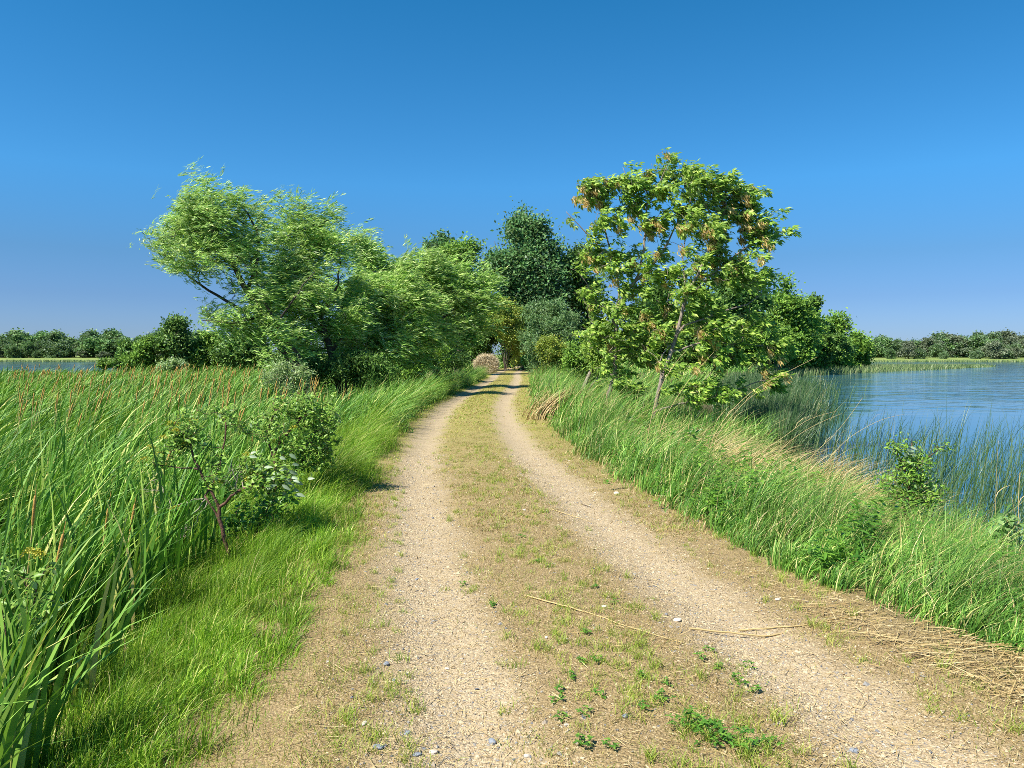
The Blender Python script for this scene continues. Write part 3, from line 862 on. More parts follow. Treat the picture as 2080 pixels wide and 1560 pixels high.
box_elder(81, 'box elder on the leaning pale trunk, heavy with tan seed bunches, nearest the lake', bA,
          [LP(bA, d, [(1335, 800), (1362, 720), (1382, 650), (1395, 590), (1425, 545), (1455, 490), (1475, 420)], .062, .012),
           LP(None, d, [(1390, 610), (1460, 545), (1520, 500), (1560, 470)], .035, .01),
           LP(None, d, [(1395, 590, .1), (1385, 540, .5), (1392, 480, .8), (1400, 420, .8)], .022, .006),
           LP(None, d, [(1345, 775), (1335, 740), (1350, 712), (1372, 690)], .02, .012),
           LP(None, d, [(1328, 835), (1400, 815), (1432, 812), (1500, 790), (1560, 770)], .028, .008),
           LP(None, d, [(1362, 720), (1430, 690), (1500, 700), (1560, 700)], .03, .008),
           LP(None, d, [(1375, 670), (1440, 640), (1520, 620), (1580, 570)], .03, .008)],
          [B(1440, 375, d, 60, 40), B(1400, 365, d, 46, 34, .9), B(1490, 395, d, 50, 36), B(1500, 430, d, 60, 50), B(1540, 480, d, 46, 40), B(1420, 470, d, 60, 50), B(1470, 540, d, 80, 55), B(1520, 560, d, 55, 42, .8), B(1400, 590, d, 60, 50, .8), B(1450, 650, d, 80, 50, .8),
           B(1530, 660, d, 50, 42, .6), B(1570, 700, d, 44, 22, .7), B(1450, 730, d, 80, 38, .8), B(1400, 790, d, 70, 32, .75), B(1470, 790, d, 60, 34, .6), B(1560, 760, d, 34, 40, .8), B(1345, 700, d, 40, 60, .5), B(1600, 470, d, 22, 9, .8), B(1550, 390, d, 16, 14, .5), B(1575, 420, d, 16, 12, .7)],
          440, 9, 88, [B(1420, 500, d, 60, 50), B(1500, 450, d, 50, 40), B(1545, 525, d, 40, 25), B(1540, 740, d, 40, 30), B(1400, 690, d, 60, 40), B(1530, 650, d, 40, 40)])

d = 20.0
bB = basept(1226, d, -.1)
box_elder(82, 'box elder on the darker upright trunk, closer to the track, open top against the sky', bB,
          [LP(bB, d, [(1236, 800), (1248, 770), (1250, 700), (1248, 640), (1270, 595), (1300, 560), (1312, 480), (1315, 400)], .075, .012),
           LP(None, d, [(1248, 640), (1262, 590), (1240, 510), (1220, 430), (1200, 370)], .035, .01),
           LP(None, d, [(1280, 585), (1340, 520), (1375, 460), (1385, 400)], .035, .01),
           LP(None, d, [(1235, 520), (1180, 460), (1150, 430)], .022, .008),
           LP(None, d, [(1249, 660), (1205, 600), (1180, 560)], .03, .008),
           LP(None, d, [(1312, 480), (1290, 400), (1265, 340)], .022, .007),
           LP(None, d, [(1315, 420), (1340, 370), (1358, 330)], .022, .007),
           LP(None, d, [(1250, 720), (1300, 690), (1340, 680)], .03, .008)],
          [B(1262, 345, d, 24, 28, .8), B(1345, 335, d, 46, 24, 1.2), B(1400, 370, d, 44, 36, 1.1), B(1392, 345, d, 30, 22, 1), B(1310, 375, d, 66, 40, .9), B(1190, 385, d, 44, 36, 1.1), B(1235, 385, d, 46, 44, 1.0), B(1280, 375, d, 40, 44, 1.0), B(1150, 437, d, 18, 14, .8), B(1225, 440, d, 66, 50, .9), B(1310, 455, d, 66, 48, .9), B(1385, 420, d, 48, 44), B(1200, 520, d, 50, 48, .9),
           B(1270, 540, d, 80, 52), B(1360, 540, d, 60, 52), B(1190, 590, d, 42, 42), B(1270, 630, d, 100, 50), B(1210, 680, d, 60, 50), B(1300, 700, d, 70, 42), B(1235, 755, d, 45, 38, .9), B(1280, 790, d, 45, 30, .5), B(1340, 620, d, 50, 48)],
          470, 9, 74, [B(1190, 420, d, 30, 60), B(1330, 600, d, 40, 40), B(1200, 550, d, 40, 40), B(1310, 340, d, 50, 30), B(1290, 480, d, 60, 40)])

d = 24.0
b = basept(1183, d, -.1)
tree(83, 'small_tree', 'crooked grey trunk with an elbow bend, thin dark leaves above the tall grass', 'tree', b,
     [LP(b, d, [(1186, 815), (1180, 800), (1174, 786), (1186, 772), (1203, 762), (1215, 735), (1222, 700)], .1, .035),
      LP(None, d, [(1182, 806), (1196, 786), (1212, 770), (1222, 750)], .05, .025)],
     [B(1215, 720, d, 30, 40), B(1225, 690, d, 34, 34), B(1200, 700, d, 20, 24, .6)], 110, dict(per=60, spread=.15, L=.13, W=.05, wind=.6, droop=.1, outw=.5, rnd=.7, along=.7), 'pale_bark', 'ash', limbparts=True)

# --- far shores: five kinds of tree, copied along both banks
def copy_tree(o, parent=None):
    c = o.copy(); COL.objects.link(c); c.parent = parent
    for ch in o.children:
        copy_tree(ch, c)
    return c


def far_proto(seed, lm, H, R, lobes, cf):
    return bush_tree(seed, 'proto', 1040, 722 - (H - CAMH) * F / 330, 330, R * F / 330, lm, None, name='far_tree', ntips=170, per=46, L=.75, lobes=lobes, crown_from=cf, gap=.2, bz=0.0, W=.6)[0]


protos = [far_proto(101, 'far_leaf', 11.5, 5.5, 8, .1), far_proto(102, 'far_leaf', 10, 6.2, 9, .05), far_proto(103, 'far_pale', 12, 5.5, 9, .15),
          far_proto(104, 'far_leaf', 13, 5, 8, .2), far_proto(105, 'far_pale', 9, 5, 7, .02)]
far_used = set()


def place_far(k, x, y, s, rz, label, group, name='far_tree'):
    p = protos[k]
    o = p if k not in far_used else copy_tree(p)
    far_used.add(k)
    o.name = name
    o.location = (x, y, ground_at(x, y) - .1); w_ = 1.0 + .55 * (.5 + .5 * math.sin(x * 1.7 + y)); o.scale = (s * w_, s * w_, s); o.rotation_euler = (0, 0, rz)
    o['label'] = label; o['group'] = group; o['category'] = 'tree'
    return o


def far_row(seed, x0, x1, y0, gap, kinds, hs, label, group):
    rng = np.random.default_rng(seed)
    x = x0
    while x < x1:
        k = int(rng.choice(kinds))
        place_far(k, x, y0 + rng.uniform(-3, 10), hs * rng.uniform(.6, 1.25), rng.uniform(0, 6), label, group)
        x += gap * rng.uniform(.65, 1.3)


far_row(201, 132, 262, 348, 3.0, [0, 1, 3, 2, 2], .72, 'green tree in the wooded belt behind the meadow strip across the lake', 'trees across the lake')
far_row(202, 128, 270, 364, 5, [0, 3, 3, 2], .84, 'taller tree rising at the back of the belt across the lake', 'back row of trees across the lake')
far_row(203, -262, -140, 340, 3.2, [0, 1, 3, 1, 0], .72, 'green tree in the wood across the water left of the marsh', 'trees across the marsh water')
far_row(204, -270, -135, 358, 5, [0, 3], .82, 'tree at the back of the wood across the water left of the marsh', 'back row of trees across the marsh water')
far_row(205, -262, -150, 331, 10, [4, 1], .5, 'low bush at the waterside in front of the wood left of the marsh', 'bushes across the marsh water')
# single bushes on the meadow strip
for px, s, k, lab in ((1808, .42, 1, 'dark bush at the left end of the meadow strip across the lake'), (1845, .62, 2, 'tall grey green bush with a trunk on the meadow strip'),
                      (1866, .4, 1, 'dark bush right of the grey green one on the meadow strip'), (1915, .28, 1, 'small lone bush mid meadow strip across the lake'),
                      (1982, .34, 1, 'dark low bush left of the big pale one across the lake'), (2020, .78, 4, 'big pale round bush on the meadow strip across the lake'),
                      (2062, .5, 4, 'pale bush right of the big round one across the lake'), (2050, .3, 1, 'little dark bush between the two pale ones across the lake')):
    dd = 322
    place_far(k, (px - 1040) / F * dd, dd, s, px * .1, lab, 'bushes on the meadow strip')
for k in range(5):
    assert k in far_used


# ------------------------------------------------------------------ hay bale at the end of the road
def hay_bale():
    rng = np.random.default_rng(7)
    c = at(988, 752, 74); c[2] = ground_at(c[0], 78)
    R = 1.05; W = 1.3; n = 40; m = 8
    g = Geo(); V = []
    for j in range(m + 1):
        y = (j / m - .5) * W
        for i in range(n):
            a = 2 * math.pi * i / n
            r = R * (1 + .03 * math.sin(3 * a + j) + .02 * math.sin(9 * a + 2 * j)) * (1 - .05 * abs(2 * j / m - 1) ** 4)
            V.append((c[0] + r * 1.05 * math.cos(a), c[1] + y, max(c[2], c[2] + .78 + r * .84 * math.sin(a))))
    V = np.array(V)
    i = np.arange(n)
    q = np.concatenate([np.stack([j * n + i, j * n + (i + 1) % n, (j + 1) * n + (i + 1) % n, (j + 1) * n + i], 1) for j in range(m)])
    g.add(V, q)
    for j, yy in ((0, -.03), (m, .03)):
        ctr = np.array([[c[0], c[1] + (j / m - .5) * W + yy, c[2] + .78]])
        ring = V[j * n:(j + 1) * n]
        g.add(np.concatenate([ring, ctr]), None, np.stack([i, (i + 1) % n, np.full(n, n)], 1))
    # loose stalks over the whole surface
    k = 2600
    a = rng.uniform(0, 2 * np.pi, k); rr = R * np.sqrt(rng.uniform(0, 1, k))
    P = np.stack([c[0] + rr * np.cos(a), np.full(k, c[1] - W / 2 - .04), c[2] + .78 + rr * .84 * np.sin(a)], 1)
    a2 = rng.uniform(0, 2 * np.pi, k)
    P2 = np.stack([c[0] + 1.05 * R * np.cos(a2), c[1] + rng.uniform(-.5, .5, k) * W, c[2] + .78 + R * .84 * np.sin(a2)], 1)
    P = np.concatenate([P, P2]); P = P[P[:, 2] > c[2]]
    V, t = leafgeo(P, norm(rdir(rng, len(P)) * A(1, .4, .8)), norm(rdir(rng, len(P)) + A(0, -.5, 0)), rng.uniform(.12, .4, len(P)), .025)
    root = thing('hay_bale', 'round tan hay bale half hidden by grass where the track ends', 'hay bale', c)
    g.build('bale_body', M['hay'], root, c, True)
    g2 = Geo(); g2.add(V, None, t)
    g2.build('loose_straw', M['bale_straw'], root, c)


hay_bale()


# ------------------------------------------------------------------ ground cover
def logy(rng, n, y0, y1, k=1.0):
    """distances with more samples near the viewer (density falls like 1/Y**k)"""
    t = rng.uniform(0, 1, n)
    if abs(k - 1) < 1e-6: return y0 * (y1 / y0) ** t
    e = 1 - k
    return (y0 ** e + t * (y1 ** e - y0 ** e)) ** (1 / e)


def clump(X, Y, s, seed):
    return .5 + .5 * (np.sin(X * s + seed + 2 * np.sin(Y * s * .43 + seed)) * np.sin(Y * s * .9 + seed * 1.7 + 1.5 * np.sin(X * s * .57)))


def onto(X, Y, dz=0.0):
    return np.stack([X, Y, hgt(X, Y) + dz], 1)


def cattails():
    rng = np.random.default_rng(301)
    g = Geo()
    for (n, y0, y1, per, w, seg, sp) in ((1450, 2.6, 12, 6, .031, 6, .05), (2900, 12, 30, 5, .052, 5, .06), (6800, 30, 64, 4, .09, 4, .10)):
        Y = logy(rng, n * 3, y0, y1, .2)
        X = rng.uniform(0, 1, n * 3); xr = cen(Y) - 2.9 - .15 * wob(Y * 0, Y, .9, 4) - .3 * np.exp(-((Y - 6.8) / .9) ** 2) - .5 * np.exp(-((Y - 9.3) / 1.2) ** 2); xl = -.70 * Y - 2.2
        wd = np.maximum(xr - xl, 0.01); X = xl + X * wd
        keep = rng.uniform(0, 1, n * 3) < wd / wd.max()
        keep &= ~((Y > 62.5 + wob(X, Y * 0, .3)) & (X < -28))
        keep &= ((X - (-6.2)) ** 2 + (Y - 29) ** 2 * .3 > 1.2) & ~((X > -7.5) & (Y > 27))
        if y0 < 5: keep &= rng.uniform(0, 1, n * 3) < .1 + 1.1 * smooth((clump(X, Y, 3.4, 2) - .2) / .5)
        X, Y = X[keep][:n], Y[keep][:n]
        m = len(X)
        Hh = rng.uniform(1.2, 1.72, m) * (1 + .08 * wob(X, Y, .25, 9)) * (.84 + .24 * clump(X, Y, 1.5, 7))
        Xb = np.repeat(X, per) + rng.normal(size=m * per) * sp; Yb = np.repeat(Y, per) + rng.normal(size=m * per) * sp
        h = np.repeat(Hh, per) * rng.uniform(.5, 1.06, m * per)
        gust = np.repeat(.33 + .17 * wob(X, Y, .55, 2), per)
        a = rng.normal(size=m * per) * .5 + .1
        lean = np.stack([np.cos(a), np.sin(a)], 1)
        edge_d = np.repeat(np.interp(Y, _ty, _tx) - 2.9 - X, per)
        bend = np.clip(gust * (.22 + .9 * smooth(edge_d / 2.2) + .45 * smooth((Yb - 9) / 8)) + rng.normal(size=m * per) * .24, -.25, 1.4)
        V, q, t = blades(rng, onto(Xb, Yb, -.03), h, w * rng.uniform(.7, 1.25, m * per), lean, bend, seg, stiff=2.6)
        g.add(V, q, t)
    tag(g.build('cattail_reeds', M['cattail'], smooth_sh=True), 'dense green cattail leaves bent by the wind in the marsh', 'reeds', kind='stuff')


cattails()


def dead_litter():
    """fallen dead leaves and stalks between the cattail stems"""
    rng = np.random.default_rng(302)
    n = 9000
    Y = logy(rng, n, 2.4, 14, .8); X = cen(Y) - 2.9 - rng.uniform(0, 1, n) ** .8 * (.66 * Y)
    P = onto(X, Y, .02) + np.stack([np.zeros(n), np.zeros(n), rng.uniform(0, .05, n)], 1)
    D = norm(rdir(rng, n) * A(1, 1, .15)); Nn = norm(rdir(rng, n) * .4 + A(0, 0, 1))
    V, t = leafgeo(P, D, Nn, rng.uniform(.08, .4, n), rng.uniform(.008, .022, n), .05)
    g = Geo(); g.add(V, None, t)
    tag(g.build('marsh_litter', M['dry']), 'pale dead reed litter on the marsh floor', 'litter', kind='stuff')


dead_litter()


def tussocks(rng, X, Y, per, h, w, spread, wind=.35, seg=4):
    """separate grass clumps, their blades fanning out from one foot"""
    n = len(X); a = rng.uniform(0, 6.28, (n, per)); r = np.sqrt(rng.uniform(0, 1, (n, per))) * spread[:, None]
    dx, dy = np.cos(a) * r, np.sin(a) * r
    bx, by = (X[:, None] + dx).ravel(), (Y[:, None] + dy).ravel()
    hh = np.repeat(h, per) * rng.uniform(.45, 1.15, n * per)
    L = np.stack([dx.ravel() / np.repeat(spread, per) * .55 + wind + rng.normal(size=n * per) * .22, dy.ravel() / np.repeat(spread, per) * .55 + rng.normal(size=n * per) * .22], 1)
    return blades(rng, onto(bx, by, -.01), hh, w * rng.uniform(.6, 1.4, n * per), L, rng.uniform(.35, 1.2, n * per), seg)


def verge():
    rng = np.random.default_rng(303)
    g = Geo(); gs = Geo()
    for (n, y0, y1, w, seg) in ((44000, 2.3, 8, .0042, 3), (34000, 8, 16, .0065, 3), (30000, 16, 58, .022, 4)):
        Y = logy(rng, n, y0, y1, .3)
        edge = 1.36 + .28 * smooth((6.2 - Y) / 2) + .32 * smooth((4.6 - Y) / 1.6) + .16 * wob(Y * 0, Y, 1.1, 1) + .10 * wob(Y * 0, Y, 4.3, 3) - .05 * (Y > 20)
        v = rng.uniform(0, 1, n)
        u = edge + (2.2 + .4 * (Y > 14)) * v ** .9
        X = cen(Y) - u
        c = clump(X, Y, 5.5, 1) * .6 + clump(X, Y, 13, 3) * .4
        keep = rng.uniform(0, 1, n) < np.clip((u - edge) / .55, .06, 1) * (.12 + 1.3 * smooth((c - .15) / .6))
        X, Y, u, edge, c = X[keep], Y[keep], u[keep], edge[keep], c[keep]
        m = len(X)
        tall = smooth((Y - 5.5) / 6) * .45 + smooth((Y - 13) / 6) * .42
        h = (.055 + (.20 + tall) * smooth((u - edge) / .9)) * rng.uniform(.5, 1.3, m) * (.35 + 1.15 * c)
        a = rng.normal(size=m) * .8 - .15
        lean = np.stack([np.cos(a), np.sin(a)], 1)
        bend = np.clip(.22 + .6 * smooth((h - .2) / .4) + rng.normal(size=m) * .3, -.2, 1.4)
        V, q, t = blades(rng, onto(X, Y, -.01), h, w * rng.uniform(.7, 1.3, m), lean, bend, seg)
        (gs if y0 >= 16 else g).add(V, q, t)
    n = 900
    Y = logy(rng, n, 2.4, 16, .6); u = 1.55 + .2 * smooth((6.2 - Y) / 2) + .34 * smooth((4.6 - Y) / 1.6) + rng.uniform(0, 1, n) ** 1.2 * 1.6
    V, q, t = tussocks(rng, cen(Y) - u, Y, 44, rng.uniform(.10, .30, n) * (.6 + .5 * (u - 1.5)) * (1 + .05 * (Y - 3)), .0048, rng.uniform(.03, .09, n), .3)
    g.add(V, q, t)
    tag(gs.build('sedge', M['cattail'], smooth_sh=True), 'tall dark windswept sedge along the left edge of the track under the willows', 'grass', kind='stuff')
    tag(g.build('verge_grass', M['verge'], smooth_sh=True), 'bright green grass verge between the track and the cattails', 'grass', kind='stuff')


verge()


def road_grass():
    rng = np.random.default_rng(304)
    gd, gg = Geo(), Geo()
    # n, y0, y1, width, share of green
    for (n, y0, y1, w) in ((80000, 2.2, 7, .003), (70000, 7, 18, .0065), (44000, 18, 70, .015)):
        Y = logy(rng, n, y0, y1, .8)
        u = rng.uniform(-2.2, 2.3, n)
        rutd = np.abs(np.abs(u) - .9) + .12 * wob(u, Y, 2.3, 1)
        X = cen(Y) + u
        c = clump(X, Y, 3.1, 5) * .5 + clump(X, Y, 9, 2) * .5
        dens = smooth((rutd - .2) / .3) * (.2 + 1.0 * c) + .03
        keep = rng.uniform(0, 1, n) < dens
        X, Y, u, c = X[keep], Y[keep], u[keep], c[keep]
        m = len(X)
        h = rng.uniform(.015, .05, m) * (.6 + .8 * c) * (1 + .8 * smooth((-u - 1.2) / .3)) * (1 + .5 * smooth((Y - 14) / 10))
        a = rng.uniform(0, 6.28, m); lean = np.stack([np.cos(a), np.sin(a)], 1)
        green = rng.uniform(0, 1, m) < (.40 * (u < -1.2) + .10 + .30 * smooth((Y - 6) / 14) + .35 * smooth((c - .62) / .2))
        for G, k in ((gd, ~green), (gg, green)):
            if k.sum():
                V, q, t = blades(rng, onto(X[k], Y[k], -.004), h[k], w * rng.uniform(.7, 1.3, k.sum()), lean[k], rng.uniform(.3, 1.3, k.sum()), 2)
                G.add(V, q, t)
    # tufts standing out of the middle strip and edges
    n = 560
    Y = logy(rng, n, 2.5, 14, 1.0); side = rng.uniform(0, 1, n)
    u = np.where(side < .62, rng.normal(size=n) * .3, np.where(side < .82, rng.uniform(1.25, 1.9, n), -rng.uniform(1.1, 1.5, n)))
    per = 26
    X = np.repeat(cen(Y) + u, per) + rng.normal(size=n * per) * .022; Yb = np.repeat(Y, per) + rng.normal(size=n * per) * .022
    h = np.repeat(rng.uniform(.035, .10, n), per) * rng.uniform(.5, 1.2, n * per)
    a = rng.uniform(0, 6.28, n * per)
    V, q, t = blades(rng, onto(X, Yb, -.004), h, np.full(n * per, .0034), np.stack([np.cos(a), np.sin(a)], 1), rng.uniform(.2, 1.0, n * per), 3)
    gg.add(V, q, t)
    tag(gd.build('dry_grass', M['drypath']), 'short parched grass along the middle of the track', 'grass', kind='stuff')
    tag(gg.build('short_grass', M['pathgreen']), 'thin green grass tufts on the track', 'grass', kind='stuff')


road_grass()


def straw():
    rng = np.random.default_rng(305)
    g = Geo()
    n = 7500
    Y = logy(rng, n, 2.6, 12, 1.0)
    u = 1.4 + np.abs(rng.normal(size=n)) * .75 + .3 * smooth((5.5 - Y) / 2)
    X = cen(Y) + u
    k = rng.uniform(0, 1, n) < (.25 + .75 * smooth((clump(X, Y, 1.9, 6) - .3) / .4)) * (1 - .94 * smooth((Y - 4.2) / 1.4))
    X, Y = X[k], Y[k]; n = len(X)
    ang = rng.normal(size=n) * .5 + .12 + np.where(rng.uniform(0, 1, n) < .2, 1.2, 0)
    L = rng.uniform(.06, .5, n) * rng.uniform(.4, 1, n)
    D = np.stack([np.cos(ang), np.sin(ang), rng.normal(size=n) * .06], 1)
    P = onto(X, Y, .012) + np.stack([0 * X, 0 * X, np.abs(rng.normal(size=n)) * .018], 1) - D * (L * .5)[:, None]
    V, t = leafgeo(P, norm(D), norm(rdir(rng, n) * .5 + A(0, 0, 1)), L, rng.uniform(.003, .0075, n), .1)
    g.add(V, None, t)
    n = 12000
    Y = logy(rng, n, 2.3, 14, 1.3); u = rng.uniform(-1.7, 2.2, n); X = cen(Y) + u
    ang = rng.uniform(0, 6.28, n); L = rng.uniform(.02, .16, n)
    D = np.stack([np.cos(ang), np.sin(ang), rng.normal(size=n) * .1], 1)
    V, t = leafgeo(onto(X, Y, .012), norm(D), norm(rdir(rng, n) * .5 + A(0, 0, 1)), L, rng.uniform(.0016, .0042, n), .1)
    g.add(V, None, t)
    tag(g.build('straw_litter', M['dry']), 'fallen dry straw strewn over the track edge', 'straw', kind='stuff')


straw()


def gravel():
    rng = np.random.default_rng(306)
    n = 52000
    Y = logy(rng, n, 2.2, 13, 1.4)
    s = rng.uniform(0, 1, n)
    u = np.where(s < .36, -.9 + rng.normal(size=n) * .22, np.where(s < .74, .9 + rng.normal(size=n) * .24, rng.uniform(-1.6, 2.0, n)))
    X = cen(Y) + u
    r = (.003 + .0055 * rng.uniform(0, 1, n) ** 2.5 + (rng.uniform(0, 1, n) > .98) * rng.uniform(.003, .010, n)) * (.9 + .04 * Y)
    oc = np.array([(1, 0, 0), (-1, 0, 0), (0, 1, 0), (0, -1, 0), (0, 0, 1), (0, 0, -1)], float)
    fc = np.array([(0, 2, 4), (2, 1, 4), (1, 3, 4), (3, 0, 4), (2, 0, 5), (1, 2, 5), (3, 1, 5), (0, 3, 5)])
    a = rng.uniform(0, 6.28, n); ca, sa = np.cos(a), np.sin(a)
    v = oc[None] * rng.uniform(.6, 1.35, (n, 6, 1)) * np.stack([rng.uniform(.8, 1.4, n), rng.uniform(.7, 1.1, n), rng.uniform(.45, .8, n)], 1)[:, None, :]
    v += rng.normal(size=v.shape) * .22
    v = np.stack([v[..., 0] * ca[:, None] - v[..., 1] * sa[:, None], v[..., 0] * sa[:, None] + v[..., 1] * ca[:, None], v[..., 2]], -1)
    V = v * r[:, None, None] + onto(X, Y, .001)[:, None, :]
    t = (fc[None] + (np.arange(n) * 6)[:, None, None]).reshape(-1, 3)
    tag(mk('gravel', V.reshape(-1, 3), [t], M['pebble'], smooth_sh=False), 'fine tan gravel in the wheel ruts', 'gravel', kind='stuff')


gravel()


def bank():
    rng = np.random.default_rng(307)
    g, gdry = Geo(), Geo()
    for (n, y0, y1, w, seg) in ((36000, 2.8, 8, .006, 4), (42000, 8, 16, .009, 4), (62000, 16, 60, .018, 3)):
        Y = logy(rng, n, y0, y1, .3)
        edge = 1.72 + .55 * smooth((6 - Y) / 2.2) + .22 * wob(Y * 0, Y, 1.3, 2) + .1 * wob(Y * 0, Y, 3.9, 7)
        uw = shoreR(Y) + .5 - cen(Y)
        wd = np.maximum(np.minimum(uw, 6.5) - edge, .5)
        v = rng.uniform(0, 1, n); u = edge + wd * v
        X = cen(Y) + u
        c = clump(X, Y, 2.3, 4) * .5 + clump(X, Y, 6.1, 8) * .5
        e = smooth((u - edge) / .5)
        keep = rng.uniform(0, 1, n) < (.14 + .86 * e) * (.12 + 1.2 * smooth((c - .1) / .6))
        X, Y, u, edge, c, e = X[keep], Y[keep], u[keep], edge[keep], c[keep], e[keep]
        m = len(X)
        tall = .10 * smooth((Y - 5) / 3) + .52 * smooth((Y - 13) / 5) * (1 - .35 * smooth((u - 4) / 2))
        h = (.10 + (.40 + tall + .10 * smooth((u - 2.3) / 1.2) * smooth((12 - Y) / 4)) * e) * rng.uniform(.45, 1.25, m) * (.4 + 1.05 * c)
        a = rng.normal(size=m) * .75 + .1
        lean = np.stack([np.cos(a), np.sin(a)], 1)
        bend = np.clip(.55 + .3 * wob(X, Y, .9, 3) + rng.normal(size=m) * .28, -.1, 1.5)
        dry = rng.uniform(0, 1, m) < .06 + .12 * (c < .4) + .22 * smooth((edge + .35 - u) / .35)
        for G, k in ((g, ~dry), (gdry, dry)):
            V, q, t = blades(rng, onto(X[k], Y[k], -.01), h[k], w * rng.uniform(.6, 1.4, k.sum()), lean[k], bend[k], seg)
            G.add(V, q, t)
    n = 1100
    Y = logy(rng, n, 3.2, 18, .6); e0 = 1.85 + .55 * smooth((6 - Y) / 2.2); u = e0 + rng.uniform(0, 1, n) ** 1.4 * np.minimum(shoreR(Y) - cen(Y) - e0, 3.6)
    V, q, t = tussocks(rng, cen(Y) + u, Y, 46, rng.uniform(.2, .62, n) * (.5 + .5 * smooth((u - e0) / .6)), .0075, rng.uniform(.04, .12, n), .55)
    g.add(V, q, t)
    # tawny sheaves of last year's grass blown over the bank
    for (px, py, d, n, h0) in ((1440, 905, 12.2, 60, .95), (1480, 900, 11.5, 50, .95), (1560, 900, 11.5, 60, .9), (1640, 910, 10.8, 90, .85), (1720, 950, 9.6, 90, .75), (1700, 1010, 8.6, 70, .55), (1760, 1060, 7.8, 70, .5),
                               (1390, 870, 14, 50, .9), (1110, 800, 20, 90, .9), (1160, 800, 21, 80, .9), (1590, 1010, 8.8, 60, .6), (1300, 900, 13, 30, .8), (1840, 1090, 7.2, 40, .45)):
        x = at(px, 722, d)[0]
        n = n * 3; X = x + rng.normal(size=n) * .28; Y = d + rng.normal(size=n) * .25
        a = rng.normal(size=n) * .22 + .1
        V, q, t = blades(rng, onto(X, Y), h0 * rng.uniform(.7, 1.35, n), np.full(n, .009 + .0004 * d), np.stack([np.cos(a), np.sin(a)], 1), rng.uniform(.5, 1.25, n), 6)
        gdry.add(V, q, t)
    tag(g.build('bank_grass', M['bank'], smooth_sh=True), 'tall wind-blown green grass on the lake bank', 'grass', kind='stuff')
    tag(gdry.build('tawny_grass', M['dry'], smooth_sh=True), 'tawny dead grass mixed into the lake bank', 'grass', kind='stuff')


bank()


def woodland_floor():
    rng = np.random.default_rng(311)
    g = Geo()
    n = 60000
    Y = logy(rng, n, 36, 170, .6); X = rng.uniform(-1, 1, n) * .72 * Y
    z = hgt(X, Y); u = np.abs(X - cen(Y))
    k = (z > WL + .12) & (u > 1.9 + 2.6 * ((Y > 52) & (Y < 88))) & ~((X < -30) & (Y < 63)) & ((Y > 62) | (X > cen(Y)) | (X > -12))
    X, Y = X[k], Y[k]; m = len(X)
    a = rng.normal(size=m) * .6
    h = rng.uniform(.35, 1.15, m) * (.6 + .7 * clump(X, Y, .8, 2)) * (.7 + .5 * smooth((u[k] - 2) / 2))
    V, q, t = blades(rng, onto(X, Y, -.02), h, .0011 * Y, np.stack([np.cos(a), np.sin(a)], 1), rng.uniform(.2, 1, m), 3)
    g.add(V, q, t)
    tag(g.build('woodland_grass', M['bank'], smooth_sh=True), 'rough tall grass and weeds on the woodland floor', 'grass', kind='stuff')


woodland_floor()


def undergrowth():
    """leafy herbs among the bank grass"""
    rng = np.random.default_rng(308)
    gl = Geo()
    spots = []
    for (px, py, d, n, s) in ((1370, 930, 12.5, 34, .65), (1400, 960, 11.5, 26, .6), (1480, 990, 10, 18, .55), (1250, 900, 15, 26, .6), (1215, 890, 16, 16, .6), (1530, 1070, 7.8, 18, .3), (1440, 1060, 8.2, 20, .3), (1380, 1000, 10, 22, .4), (1850, 1010, 8.6, 30, .5),
                              (1780, 1100, 6.8, 16, .4), (1990, 1180, 5.6, 26, .5), (2050, 1130, 6.2, 26, .6), (2060, 1060, 7.4, 20, .6), (1620, 950, 10.4, 20, .6), (1330, 990, 11, 20, .35), (1700, 930, 11, 22, .6), (1900, 1140, 6.4, 14, .4)):
        x = at(px, 722, d)[0]
        for k in range(n):
            spots.append((x + rng.normal() * .35, d + rng.normal() * .35, s * rng.uniform(.6, 1.15)))
    for k in range(1500):
        y = float(logy(rng, 1, 3.4, 22, .6)[0]); x = float(cen(y)) + 1.85 + .4 * max(0, (5.5 - y) / 2) + abs(rng.normal()) * 1.2
        if clump(x, y, 1.7, 11) > .45: spots.append((x, y, rng.uniform(.2, .8) * min(1, .4 + (x - float(cen(y)) - 1.8))))
    for (x, y, h) in spots:
        b = A(x, y, ground_at(x, y)); k = 14
        t = rng.uniform(.25, 1, k)
        top = b + A(.22 * h, .05 * h, h)
        P = b + (top - b) * t[:, None] + A(1, .1, 0) * (.12 * h * t ** 2)[:, None]
        ph = rng.uniform(0, 6.28, k)
        D = norm(np.stack([np.cos(ph), np.sin(ph), rng.uniform(-.1, .6, k)], 1) + WIND * .5)
        V, q = leafrich(P, D, norm(rdir(rng, k) * .3 + A(0, 0, 1)), rng.uniform(.05, .1, k), rng.uniform(.018, .038, k))
        gl.add(V, q)
    tag(gl.build('undergrowth', M['weed'], smooth_sh=True), 'leafy green herbs among the bank grass', 'undergrowth', kind='stuff')


undergrowth()


